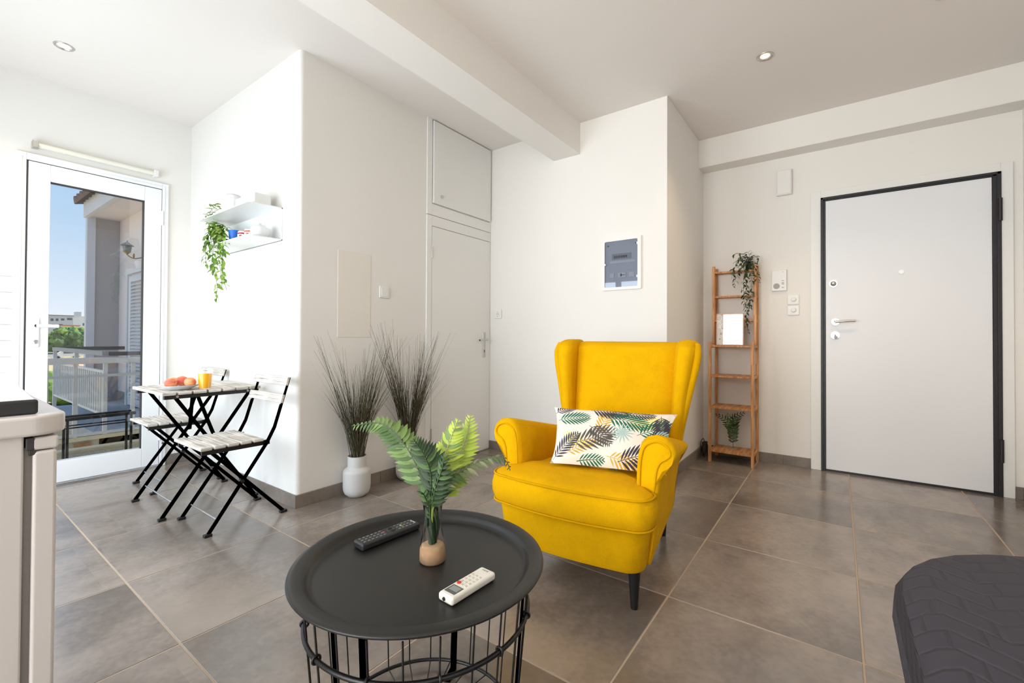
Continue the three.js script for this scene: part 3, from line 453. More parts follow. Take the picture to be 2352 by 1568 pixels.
function foldingChair(x, z, label) {
  const T = thing('folding_chair', label, 'chair', [x, 0, z], 0, 'slatted folding chairs at the balcony door'), hw = 0.185, y1 = 0.446, n = 5, zf = 0.235, zb = -0.075;
  for (let i = 0; i < n; i++) { const a = zf - i * (zf - zb) / n, b = a - (zf - zb) / n + 0.011; part('seat_slat', bx(-hw, y1 - 0.016, b, hw, y1, a, 0.003), M.slat, T); }
  for (const s of [-1, 1]) {
    const xo = s * 0.178, xi = s * 0.158;
    part('seat_rail', bx(xi - 0.007, 0.405, zb - 0.03, xi + 0.007, y1 - 0.016, zf - 0.012), M.blackMetal, T);
    // front foot rises to the back and becomes the backrest upright
    part('back_upright', [bar([xo, 0.012, 0.195], [xo, 0.42, -0.085], 0.018, 0.006, [0, 0, 1]), bar([xo, 0.415, -0.082], [xo, 0.50, -0.125], 0.018, 0.006, [0, 0, 1]), bar([xo, 0.495, -0.123], [xo, 0.62, -0.160], 0.017, 0.006, [0, 0, 1]), bar([xo, 0.60, -0.156], [xo, 0.768, -0.206], 0.011, 0.008, [0, 0, 1]), bx(xo - 0.013, 0, 0.18, xo + 0.013, 0.014, 0.216, 0.003)], M.blackMetal, T);
    part('leg', [bar([xi, 0.012, -0.185], [xi, 0.42, 0.185], 0.018, 0.006, [0, 0, 1]), bx(xi - 0.013, 0, -0.206, xi + 0.013, 0.014, -0.168, 0.003)], M.blackMetal, T);
    part('pivot', cyl(0.009, 0.009, 0.034, 0, 0, 0, 12).rotateZ(Math.PI / 2).translate(s * 0.186, 0.238, 0.04), M.blackMetal, T);
  }
  part('stretcher', rod([-0.178, 0.07, 0.155], [0.178, 0.07, 0.155], 0.0042, 8), M.chrome, T);
  for (const [y, zz] of [[0.652, -0.158], [0.748, -0.186]]) part('back_slat', bx(-0.2, -0.024, -0.007, 0.2, 0.024, 0.007, 0.003).rotateX(-0.28).translate(0, y, zz), M.slat, T);
  return T;
}
foldingChair(-2.72, -1.1, 'slatted white and black folding chair beside the wall corner');
foldingChair(-3.675, -1.135, 'slatted white and black folding chair nearest the glass balcony door');
{ // plate of peaches
  const P = onY(404, 884, 0.712), pl = thing('plate', 'small white plate of fruit on the folding table', 'plate', [-3.06, 0.6955, -0.935]);
  part('dish', lathe([[0.0001, 0.004], [0.045, 0.004], [0.05, 0.0], [0.055, 0.003], [0.085, 0.018], [0.103, 0.026], [0.104, 0.029], [0.085, 0.022], [0.055, 0.009], [0.0001, 0.009]], 48), M.whiteCeramic, pl);
  const pk = tex(128, 128, (u, v) => mix([0.86, 0.42, 0.33], [0.95, 0.70, 0.48], Math.max(0, Math.min(1, 0.5 + (fbm(u, v, 4, 4) - 0.5) * 2.6))));
  const pm = std({ map: pk, roughness: 0.7 }), peach = new THREE.SphereGeometry(1, 28, 20); { const p = peach.attributes.position; for (let i = 0; i < p.count; i++) { const a = Math.atan2(p.getZ(i), p.getX(i)), k = 1 - 0.09 * Math.exp(-a * a * 14); p.setXYZ(i, p.getX(i) * k, p.getY(i) * (1 - 0.06 * Math.exp(-(p.getX(i) ** 2 + p.getZ(i) ** 2) * 9)), p.getZ(i) * k); } peach.computeVertexNormals(); }
  const spots = [[-0.058, 0.032, 0.012, 0.029, 'oval peach at the rim of the plate away from the juice glass', 1.25], [0.005, 0.038, -0.012, 0.033, 'round peach in the middle of the plate', 1], [0.064, 0.036, -0.03, 0.030, 'pale round peach beside the juice glass', 1], [-0.03, 0.03, -0.062, 0.027, 'small red peach at the wall side of the plate', 1], [0.032, 0.034, 0.052, 0.029, 'small peach at the front rim of the plate', 1.05]];
  for (const [x, y, z, r, label, e] of spots) { const m = solo('peach', peach.clone().scale(r * e, r * 0.92, r), pm, label, 'fruit', 'peaches on the plate'); m.position.set(-3.06 + x, 0.6955 + y + 0.008, -0.935 + z); m.rotation.set(rr(-0.4, 0.4), rr(0, 6), rr(-0.3, 0.3)); }
}
{ // glass of juice
  const g = thing('juice_glass', 'glass of orange juice on the folding table', 'glass', [-2.965, 0.6955, -1.03]);
  part('glass', lathe([[0.0001, 0.0], [0.027, 0.0], [0.03, 0.003], [0.038, 0.118], [0.0365, 0.118], [0.029, 0.006], [0.0001, 0.006]], 40), M.glass, g);
  part('juice', lathe([[0.0001, 0.0063], [0.0288, 0.0063], [0.0352, 0.09], [0.0001, 0.09]], 40), std({ color: hex('#ffb400'), roughness: 0.3 }), g);
}

// ------------------------------------------------------------------ floor vases with dry grass
const vaseGeo = lathe([[0.0001, 0.0], [0.048, 0.0], [0.05, 0.004], [0.056, 0.006], [0.074, 0.022], [0.082, 0.042], [0.084, 0.07], [0.084, 0.150], [0.081, 0.163], [0.072, 0.172], [0.060, 0.180], [0.057, 0.188], [0.057, 0.252], [0.052, 0.252], [0.052, 0.20], [0.0001, 0.20]], 56);
const grassMats = [std({ color: lin(0.05, 0.048, 0.02), roughness: 0.8 }), std({ color: lin(0.10, 0.10, 0.045), roughness: 0.8 }), std({ color: lin(0.16, 0.13, 0.075), roughness: 0.8 }), std({ color: lin(0.022, 0.018, 0.012), roughness: 0.8 })];
function grass(x, z, n, dirs, label) {
  const G = thing('grass_bunch', label, 'dried grass', [x, 0.205, z], 0, 'dry grass bunches in floor vases'), lists = [[], [], [], []];
  for (let i = 0; i < n; i++) {
    const fine = i > n * 0.72, d = dirs[Math.floor(rnd() * dirs.length)], h = fine ? rr(0.45, d[2] * 0.88) : rr(0.35, d[2]) , a0 = rnd() * 6.28, r0 = rr(0, 0.04);
    const lx = d[1] + rr(-0.06, 0.07), lz = d[0] + rr(-0.13, 0.13) * (1 + (fine ? 0.4 : 0)), pts = [], k = fine ? rr(-0.06, 0.09) : rr(-0.03, 0.03), kz = fine ? rr(-0.16, 0.16) : rr(-0.07, 0.07);
    for (let j = 0; j <= 4; j++) { const t = j / 4, c = Math.pow(t, 1.15); pts.push(V(Math.max(-0.075, r0 * Math.cos(a0) * (1 - t) + lx * c * h + k * t * t), t * h, r0 * Math.sin(a0) * (1 - t) + lz * c * h + kz * t * t * t)); }
    const g = new THREE.TubeGeometry(new THREE.CatmullRomCurve3(pts), 7, 1, 3, false), p = g.attributes.position, R = fine ? 0.0009 : rr(0.0015, 0.0026), cv = new THREE.CatmullRomCurve3(pts);
    for (let q = 0; q <= 7; q++) { const c = cv.getPointAt(q / 7), rad = R * (1 - 0.75 * (q / 7)); for (let m = 0; m < 4; m++) { const o = q * 4 + m; p.setXYZ(o, c.x + (p.getX(o) - c.x) * rad, c.y + (p.getY(o) - c.y) * rad, c.z + (p.getZ(o) - c.z) * rad); } }
    lists[fine ? (rnd() < 0.6 ? 1 : 2) : Math.floor(rnd() * 4)].push(g);
  }
  lists.forEach((l, i) => { if (l.length) { const m = part('blades', l, grassMats[i], G); m.userData.kind = 'stuff'; } });
}
{
  const v1 = solo('floor_vase', vaseGeo, M.ceramic, 'pale grey ceramic floor vase standing nearer the wall corner', 'vase', 'grey floor vases'); v1.position.set(-2.462, 0, -1.70);
  const v2 = solo('floor_vase', vaseGeo, M.ceramic, 'pale grey ceramic floor vase standing nearer the closet door', 'vase', 'grey floor vases'); v2.position.set(-2.462, 0, -2.115);
  grass(-2.462, -1.70, 300, [[0.30, 0.02, 0.84], [0.16, 0.06, 0.66], [0.02, 0.05, 0.64], [-0.14, 0.05, 0.78], [-0.24, 0.04, 0.97], [0.28, 0.05, 0.55], [-0.3, 0.05, 0.6]], 'bunch of dark dry grass in the vase nearer the wall corner');
  grass(-2.462, -2.115, 310, [[0.30, 0.05, 0.92], [0.2, 0.06, 0.8], [-0.18, 0.06, 0.85], [-0.28, 0.05, 0.96], [0.24, 0.05, 0.6], [-0.24, 0.06, 0.65]], 'forked bunch of dark dry grass in the vase nearer the closet door');
}
// ------------------------------------------------------------------ leaves
function leafGeo(l, w, fold, curl, n = 4) { // pointed oval along +x, normal +y, folded at the midrib
  const pos = [], idx = [];
  for (let i = 0; i <= n; i++) { const t = i / n, x = l * t, hw = w * Math.sin(Math.PI * Math.pow(t, 0.8)) * (i === n ? 0 : 1) + (i === 0 ? w * 0.12 : 0), y = -curl * t * t * l; pos.push(x, y + fold * hw, -hw, x, y, 0, x, y + fold * hw, hw); if (i) { const a = (i - 1) * 3, b = i * 3; idx.push(a, a + 1, b, b, a + 1, b + 1, a + 1, a + 2, b + 1, b + 1, a + 2, b + 2); } }
  const g = new THREE.BufferGeometry(); g.setAttribute('position', new THREE.Float32BufferAttribute(pos, 3)); g.setIndex(idx); g.computeVertexNormals(); return metreUV(g);
}
function aim(m, p, dir, up, scale) { const x = dir.clone().normalize(), z = x.clone().cross(up).normalize(), y = z.clone().cross(x); m.position.copy(p); m.quaternion.setFromRotationMatrix(new THREE.Matrix4().makeBasis(x, y, z)); m.scale.setScalar(scale); }
const leafMat = (r, g, b, t = 0.35) => phys({ color: lin(r, g, b), roughness: 0.55, side: THREE.DoubleSide, transmission: 0, sheen: 0 });
const G_ = { dark: leafMat(0.018, 0.046, 0.012), mid: leafMat(0.06, 0.125, 0.03), fresh: leafMat(0.16, 0.255, 0.07), lime: leafMat(0.40, 0.52, 0.06), olive: leafMat(0.10, 0.13, 0.05), grey: leafMat(0.22, 0.24, 0.13), stem: leafMat(0.05, 0.045, 0.02) };
const fernLeaf = leafGeo(1, 0.145, 0.25, 0.3, 4);
// one frond: a rachis through the points with paired leaflets, each its own mesh
function frond(parent, pts, width, n, mats, up, opt = {}) {
  const c = new THREE.CatmullRomCurve3(pts), base = parent.position;
  const loc = pts.map(p => p.clone().sub(base)); const F = part('frond', tube(loc, 0.0013, 5, 18), opt.stem ?? mats[0], parent);
  for (let i = 0; i < n; i++) for (const s of [-1, 1]) {
    const t = (opt.from ?? 0.14) + (1 - (opt.from ?? 0.14)) * (i + (s > 0 ? 0.25 : 0)) / n, p = c.getPointAt(Math.min(0.999, t)), tan = c.getTangentAt(Math.min(0.999, t)), side = tan.clone().cross(up).normalize().multiplyScalar(s), nn = side.clone().cross(tan).multiplyScalar(s).normalize();
    const L = width * Math.pow(Math.sin(Math.PI * Math.min(1, 0.12 + 0.86 * t)), 0.8) * rr(0.88, 1.08) + 0.003;
    const dir = side.clone().addScaledVector(tan, 0.45 + 0.35 * t).addScaledVector(nn, rr(-0.25, 0.1) + (opt.droop ?? -0.1)); const m = part('leaflet', fernLeaf, mats[Math.floor(rnd() * mats.length)], F); aim(m, p.sub(base), dir, nn, L);
  }
  return F;
}
{ // fern in the small glass bottle on the tray
  const b = onY(990, 1288, 0.4305), B = [b.x, 0.4305, b.z - 0.005];
  const bottle = thing('glass_vase', 'small clear glass bottle vase with sand on the black tray table', 'vase', B);
  part('glass', lathe([[0.0001, 0.0], [0.031, 0.0], [0.0335, 0.004], [0.0325, 0.03], [0.029, 0.055], [0.0225, 0.085], [0.021, 0.105], [0.0225, 0.125], [0.0255, 0.146], [0.0240, 0.146], [0.0205, 0.125], [0.0190, 0.105], [0.0205, 0.085], [0.027, 0.055], [0.0310, 0.03], [0.0315, 0.003], [0.0001, 0.003]], 48), M.solidGlass, bottle);
  part('sand', lathe([[0.0001, 0.0025], [0.0318, 0.0025], [0.0315, 0.03], [0.0302, 0.040], [0.018, 0.045], [0.0001, 0.041]], 40), M.sand, bottle);
  const D = 1.125, F = thing('fern', 'green fern fronds spreading from the glass bottle on the tray table', 'plant', [b.x, 0.4925, b.z - 0.005]);
  const root = V(b.x, 0.495, b.z - 0.005), q = (u, v, d = 0) => at(u, v, D + d), eye = camera.position, up0 = (p) => eye.clone().sub(p).normalize();
  const fr = (pts, w, n, m, dd, upv, o) => frond(F, [root.clone(), ...pts], w, n, m, upv ?? V(0.3, 0.6, 0.75), { from: 0.33, ...o });
  fr([q(985, 1160, 0), q(965, 1090, 0.02), q(925, 1015, 0.05), q(875, 972, 0.07), q(808, 978, 0.08)], 0.056, 25, [G_.mid, G_.fresh, G_.fresh], 0, V(0.25, 0.8, 0.55));
  fr([q(988, 1160), q(990, 1090, -0.01), q(975, 1045, -0.02), q(950, 1008, -0.03)], 0.060, 22, [G_.dark, G_.dark, G_.mid]);
  fr([q(993, 1160), q(1010, 1090, 0.02), q(1032, 1015, 0.03), q(1052, 962, 0.03)], 0.054, 23, [G_.lime, G_.lime, G_.fresh], 0, V(0.35, 0.25, 0.9));
  fr([q(997, 1160), q(1035, 1085, 0.04), q(1070, 1010, 0.06), q(1080, 952, 0.06)], 0.054, 23, [G_.lime, G_.lime], 0, V(0.3, 0.2, 0.9));
  fr([q(995, 1160), q(1012, 1115, 0), q(1060, 1082, 0.02), q(1120, 1052, 0.03), q(1158, 1052, 0.03), q(1172, 1080, 0.03)], 0.036, 20, [G_.olive, G_.grey, G_.mid], 0, V(0.1, 0.9, 0.4));
  fr([q(992, 1162), q(1000, 1120, -0.02), q(1015, 1075, -0.03), q(1020, 1040, -0.03)], 0.040, 11, [G_.mid, G_.dark]);
  fr([q(984, 1165), q(976, 1140, -0.01), q(968, 1130, -0.02), q(958, 1128, -0.02)], 0.024, 8, [G_.dark, G_.mid]);
  const st = []; for (let i = 0; i < 16; i++) { const a = i / 16 * 6.28 * 3, r = rr(0.005, 0.0155); st.push(tube([[r * Math.cos(a) * 0.6, -0.018, r * Math.sin(a) * 0.6], [r * Math.cos(a + 1), 0.03, r * Math.sin(a + 1)], [r * 0.8 * Math.cos(a + 2), 0.08, r * 0.8 * Math.sin(a + 2)]], 0.0034, 5, 8)); }
  part('stems', st, G_.dark, F);
}
// ------------------------------------------------------------------ bamboo ladder shelf
const ladX0 = -0.85, ladX1 = -0.54;
{
  const T = thing('ladder_shelf', 'narrow bamboo ladder shelf with seven tiers against the entry wall', 'shelf', [0, 0, 0]), p = 0.011, zR = -4.142, zF = -3.90, zU = -4.035;
  for (const x of [ladX0, ladX1]) { part('post', bx(x - p, 0, zR - p, x + p, 1.605, zR + p, 0.002), M.bamboo, T); part('post', bx(x - p, 0, zF - p, x + p, 0.98, zF + p, 0.002), M.bamboo, T); part('post', bx(x - p, 0.955, zU - p, x + p, 1.612, zU + p, 0.002), M.bamboo, T); }
  for (const [y, zf] of [[1.565, zU], [1.36, zU], [1.16, zU], [0.95, zF], [0.705, zF], [0.452, zF], [0.098, zF]]) part('tier', [bx(ladX0 + p, y - 0.014, zR, ladX1 - p, y, zf + p * 0.6, 0.002), bx(ladX0 - p * 0.6, y - 0.02, zR, ladX0 + p * 0.6, y - 0.002, zf), bx(ladX1 - p * 0.6, y - 0.02, zR, ladX1 + p * 0.6, y - 0.002, zf)], M.bamboo, T);
}
{ // framed drawing
  const F = thing('picture_frame', 'thin wooden picture frame with a line drawing on the bamboo shelf', 'picture', [-0.712, 0.9505, -3.955], 0.03), w = 0.1, h = 0.258, tilt = -0.045;
  const art = canvasTex(256, 330, (c, W2, H2) => { c.fillStyle = '#cfcac6'; c.fillRect(0, 0, W2, H2); c.strokeStyle = '#f6f3f0'; c.fillStyle = '#8f8884'; c.lineWidth = 5; for (let i = 0; i < 7; i++) { c.beginPath(); const x = 18 + i * 36, y = 40 + (i * 97) % 190; c.ellipse(x, y, 22, 34, 0, 0, 6.3); c.stroke(); c.beginPath(); c.moveTo(x - 14, y + 45); c.lineTo(x + 14, y + 45); c.lineTo(x + 4, y + 75); c.lineTo(x + 4, y + 105); c.moveTo(x - 12, y + 105); c.lineTo(x + 14, y + 105); c.stroke(); } for (let i = 0; i < 26; i++) { c.beginPath(); c.arc((i * 61) % W2, (i * 97) % H2, 5 + i % 5, 0, 6.3); c.fill(); } });
  const fm = std({ color: hex('#d9b59c'), roughness: 0.5 }), f = 0.006, rx = (g) => g.rotateX(tilt).translate(0, 0.001, 0);
  part('frame', [bx(-w, 0, -0.012, -w + f, h, 0.004), bx(w - f, 0, -0.012, w, h, 0.004), bx(-w, 0, -0.012, w, f, 0.004), bx(-w, h - f, -0.012, w, h, 0.004)].map(rx), fm, F);
  part('backing', rx(bx(-w + 0.002, 0.002, -0.012, w - 0.002, h - 0.002, -0.008)), M.greyPlastic, F);
  part('drawing', rx(new THREE.PlaneGeometry(2 * w - 2 * f, h - 2 * f).translate(0, h / 2, -0.0075)), std({ map: art, roughness: 0.8 }), F);
  part('glass', rx(bx(-w + f, f, -0.003, w - f, h - f, -0.001)), M.glass, F);
}
// ------------------------------------------------------------------ trailing plants
const trailLeaf = leafGeo(1, 0.23, 0.3, 0.35, 4);
function trail(name, label, origin, strands, size, mats, per) {
  const T = thing(name, label, 'plant', [origin.x, origin.y, origin.z]);
  for (const st of strands) {
    const pts = st.map(p => p.clone().sub(origin)), c = new THREE.CatmullRomCurve3(pts), S = part('vine', tube(pts, 0.0012, 5, 20), G_.stem, T), n = Math.max(3, Math.round(c.getLength() / per));
    for (let i = 0; i < n; i++) for (const s of [-1, 1]) {
      if (rnd() < 0.12) continue; const t = (i + 0.6) / (n + 0.2), p = c.getPointAt(t), tan = c.getTangentAt(t), a = rnd() * 6.28, side = V(Math.cos(a), rr(-0.5, 0.35), Math.sin(a)).multiplyScalar(s);
      const dir = side.addScaledVector(tan, 0.55); const m = part('leaf', trailLeaf, mats[Math.floor(rnd() * mats.length)], S); p.addScaledVector(dir.clone().normalize(), 0.004); aim(m, p, dir, V(rr(-0.4, 0.4), 1, rr(-0.4, 0.4) + 0.3), size * rr(0.75, 1.2) * (t > 0.9 ? 0.7 : 1));
    }
  }
  return T;
}
{
  const pot = onZ(1722, 606, -4.075); pot.y = 1.5655;
  solo('plant_pot', lathe([[0.0001, 0.0], [0.026, 0.0], [0.034, 0.05], [0.036, 0.052], [0.033, 0.052], [0.03, 0.046], [0.0001, 0.044]], 28), std({ color: lin(0.04, 0.042, 0.045), roughness: 0.7 }), 'small dark grey plant pot on top of the bamboo shelf', 'pot').position.copy(pot);
  const z = (u, v, d = -4.0) => onZ(u, v, d), o = pot.clone().setY(1.61);
  trail('trailing_plant', 'dark leafy trailing plant hanging from the top of the bamboo shelf', o, [
    [o, z(1716, 590, -4.06), z(1712, 620), z(1716, 680, -3.99), z(1714, 730, -3.99), z(1718, 765, -3.99)], [o, z(1725, 592, -4.05), z(1727, 630, -3.985), z(1724, 690, -3.985), z(1720, 715, -3.985)],
    [o, z(1708, 592), z(1700, 620), z(1690, 640), z(1684, 660)], [o, z(1705, 588), z(1692, 605), z(1684, 625), z(1680, 640)], [o, z(1712, 586, -4.05), z(1694, 582, -4.02), z(1682, 588, -4.0)], [o, z(1730, 588, -4.06), z(1738, 590, -4.06), z(1741, 602, -4.06)], [o, z(1728, 600), z(1738, 630), z(1741, 650)], [o, z(1720, 582, -4.07), z(1714, 578, -4.06)], [o, z(1714, 610), z(1708, 650), z(1710, 690), z(1716, 705)], [o, z(1700, 596), z(1704, 612), z(1697, 630)]],
    0.036, [G_.dark, G_.dark, leafMat(0.035, 0.07, 0.022), G_.olive], 0.022);
}
{ // second fern in a bottle on the lowest deep tier
  const B = [-0.70, 0.0985, -4.02];
  const bt = thing('glass_vase', 'small clear glass bottle vase on the lowest bamboo tier', 'vase', B);
  part('glass', lathe([[0.0001, 0.0], [0.029, 0.0], [0.031, 0.004], [0.03, 0.03], [0.021, 0.08], [0.0195, 0.1], [0.023, 0.14], [0.0215, 0.14], [0.018, 0.1], [0.0195, 0.08], [0.028, 0.03], [0.0275, 0.006], [0.0001, 0.006]], 36), M.glass, bt);
  const F = thing('fern', 'small dark fern standing in the bottle on the lowest bamboo tier', 'plant', [B[0], B[1] + 0.0075, B[2]]), r = V(B[0], B[1] + 0.01, B[2]), z = (u, v, d) => onZ(u, v, d);
  const nk = V(B[0], B[1] + 0.14, B[2]);
  const fr = (pts, w, n, m, u) => frond(F, [r.clone(), nk.clone(), ...pts], w, n, m, u ?? V(0.1, 0.5, 0.8));
  fr([z(1675, 975, -4.0), z(1660, 958, -3.98), z(1641, 950, -3.97)], 0.05, 12, [G_.dark, G_.mid]); fr([z(1685, 970, -4.0), z(1694, 955, -3.99), z(1712, 946, -3.97)], 0.055, 12, [G_.dark, G_.mid]); fr([z(1680, 975, -3.99), z(1676, 958, -3.97), z(1670, 947, -3.95)], 0.055, 12, [G_.mid, G_.mid, G_.fresh]); fr([z(1683, 975, -3.99), z(1684, 960, -3.97), z(1690, 948, -3.95)], 0.055, 12, [G_.dark, G_.mid]);
}
{ // power adapter on the floor behind the shelf
  const t = thing('power_adapter', 'black power adapter with coiled cable on the floor beside the bamboo shelf', 'adapter', [-0.925, 0, -4.05]);
  part('body', bx(-0.016, 0.03, -0.03, 0.018, 0.125, 0.03, 0.006, 2), M.darkPlastic, t);
  part('cable', tube([[0, 0.03, 0.02], [0.01, 0.003, 0.04], [-0.015, 0.003, 0.07], [-0.02, 0.05, 0.05], [-0.02, 0.13, 0.03], [-0.01, 0.15, 0.0], [0.0, 0.12, 0.0]], 0.003, 6, 50), M.blackMetal, t);
}
// ------------------------------------------------------------------ things on the walls
{ // fuse box
  const F = thing('fuse_box', 'white fuse box with a clear door on the wall above the armchair', 'fuse box', [-1.297, 1.555, ZF]), w = 0.154, h = 0.193, iw = 0.128, ih = 0.172;
  const s = roundRect(2 * w, 2 * h, 0.008); s.holes.push(new THREE.Path(roundRect(2 * iw, 2 * ih, 0.01).getPoints(6).reverse()));
  part('frame', ext(s, 0.022, 6), M.whitePlastic, F);
  const P = part('face_plate', bx(-iw, -ih, 0.0, iw, ih, 0.006), M.greyPlastic, F);
  const lg = std({ color: lin(0.2, 0.2, 0.22), roughness: 0.5 }), lb = std({ color: lin(0.45, 0.45, 0.47), roughness: 0.5 });
  part('breaker_row', bx(-0.075, 0.035, 0.006, 0.075, 0.078, 0.009), lg, P); for (let i = 0; i < 6; i++) part('breaker_switch', bx(-0.058 + i * 0.018, 0.045, 0.009, -0.046 + i * 0.018, 0.062, 0.0135), M.darkPlastic, P);
  part('ledge', bx(-0.09, 0.008, 0.006, 0.105, 0.024, 0.009), lb, P);
  for (const [x, ww] of [[-0.09, 0.032], [-0.025, 0.06], [0.06, 0.04]]) part('module', bx(x, -0.1, 0.006, x + ww, -0.066, 0.010), lb, P);
  part('main_switch', [bx(-0.006, -0.092, 0.010, 0.004, -0.074, 0.015), bx(0.0, -0.085, 0.010, 0.03, -0.081, 0.012)], M.darkPlastic, P);
  for (const x of [-0.105, 0.112]) part('screw', cyl(0.006, 0.006, 0.003, 0, 0, 0, 12).rotateX(Math.PI / 2).translate(x, 0.142, 0.006), M.darkPlastic, P);
  part('door_glass', bx(-iw, -ih, 0.0165, iw, ih, 0.0185), phys({ color: lin(0.86, 0.88, 0.92), transmission: 1, thickness: 0, roughness: 0.02, ior: 1.55 }), F);
  part('door_knob', cyl(0.008, 0.008, 0.008, 0, 0, 0, 16).rotateX(Math.PI / 2).translate(-iw + 0.004, 0.0, 0.02), M.whitePlastic, F);
  for (const y of [0.13, -0.11]) part('door_hinge', bx(iw - 0.008, y, 0.018, iw + 0.002, y + 0.018, 0.024, 0.002), M.whitePlastic, F);
}
function plate(name, label, cat, pos, w, h, t, turn, fn, mat = M.whitePlastic) { const G = thing(name, label, cat, pos, turn); part('plate', bx(-w / 2, -h / 2, 0, w / 2, h / 2, t, Math.min(0.004, t * 0.45), 2), mat, G); fn?.(G, t); return G; }
plate('light_switch', 'square white light switch beside the cream panel', 'light switch', [XC, 1.316, -1.973], 0.084, 0.082, 0.010, Math.PI / 2, (G, t) => part('rocker', bx(-0.03, -0.03, t, 0.03, 0.03, t + 0.004, 0.002), M.whitePlastic, G));
plate('wall_socket', 'white wall socket between closet door and fuse box', 'socket', [-2.46, 1.215, ZF], 0.082, 0.082, 0.010, 0, (G, t) => { part('cup', lathe([[0.0001, 0.001], [0.019, 0.001], [0.021, 0.0035], [0.024, 0.0035], [0.024, 0]], 28).rotateX(Math.PI / 2).translate(0, 0, t), M.whitePlastic, G); part('contacts', [cyl(0.003, 0.003, 0.002, 0, 0, 0, 10).rotateX(Math.PI / 2).translate(-0.009, 0, t + 0.001), cyl(0.003, 0.003, 0.002, 0, 0, 0, 10).rotateX(Math.PI / 2).translate(0.009, 0, t + 0.001), bx(-0.002, 0.016, t, 0.002, 0.02, t + 0.003), bx(-0.002, -0.02, t, 0.002, -0.016, t + 0.003)], M.darkPlastic, G); });
plate('door_chime', 'cream rectangular door chime box above the intercom', 'door chime', [-0.349, 2.258, ZE], 0.105, 0.2, 0.035, 0, (G, t) => part('cover', bx(-0.047, -0.092, t, 0.047, 0.095, t + 0.006, 0.003), M.whitePlastic, G));
plate('intercom', 'white intercom with speaker grille beside the bamboo shelf', 'intercom', [-0.385, 1.475, ZE], 0.104, 0.168, 0.024, 0, (G, t) => {
  part('speaker', cyl(0.023, 0.023, 0.0015, 0, 0, 0, 28).rotateX(Math.PI / 2).translate(-0.018, -0.045, t), std({ color: lin(0.42, 0.40, 0.38), roughness: 0.6 }), G);
  for (let i = 0; i < 5; i++) part('slot', bx(-0.034, -0.058 + i * 0.006, t + 0.0012, -0.002, -0.056 + i * 0.006, t + 0.0022), M.greyPlastic, G);
  for (const y of [-0.005, -0.022, -0.032, -0.06]) part('key', bx(0.018, y, t, 0.034, y + 0.005, t + 0.003), M.greyPlastic, G);
  part('lamp_window', bx(0.024, 0.066, t, 0.03, 0.07, t + 0.001), M.greyPlastic, G);
});
for (const [y, l] of [[1.318, 'white rotary dimmer switch directly under the intercom, upper of two'], [1.233, 'white rotary dimmer switch under the intercom, lower of two']]) plate('dimmer_switch', l, 'light switch', [-0.289, y, ZE], 0.08, 0.078, 0.011, 0, (G, t) => part('knob', lathe([[0.0001, 0.016], [0.015, 0.016], [0.017, 0.012], [0.018, 0]], 28).rotateX(Math.PI / 2).translate(0.002, 0.002, t), M.whitePlastic, G)).userData.group = 'dimmer switches under the intercom';
{ // tube fixture over the balcony door
  const T = thing('tube_fixture', 'slim cream tube fixture above the glass balcony door', 'fixture', [XW, 2.246, -0.8]);
  part('tube', new THREE.CylinderGeometry(0.017, 0.017, 0.63, 20).rotateX(Math.PI / 2).translate(0.032, 0, 0), std({ color: lin(0.80, 0.78, 0.68), roughness: 0.4 }), T);
  for (const s of [-1, 1]) part('end_cap', bx(0, -0.024, s * 0.318 - 0.014, 0.055, 0.024, s * 0.318 + 0.014, 0.004), s > 0 ? M.satin : M.whitePlastic, T);
}
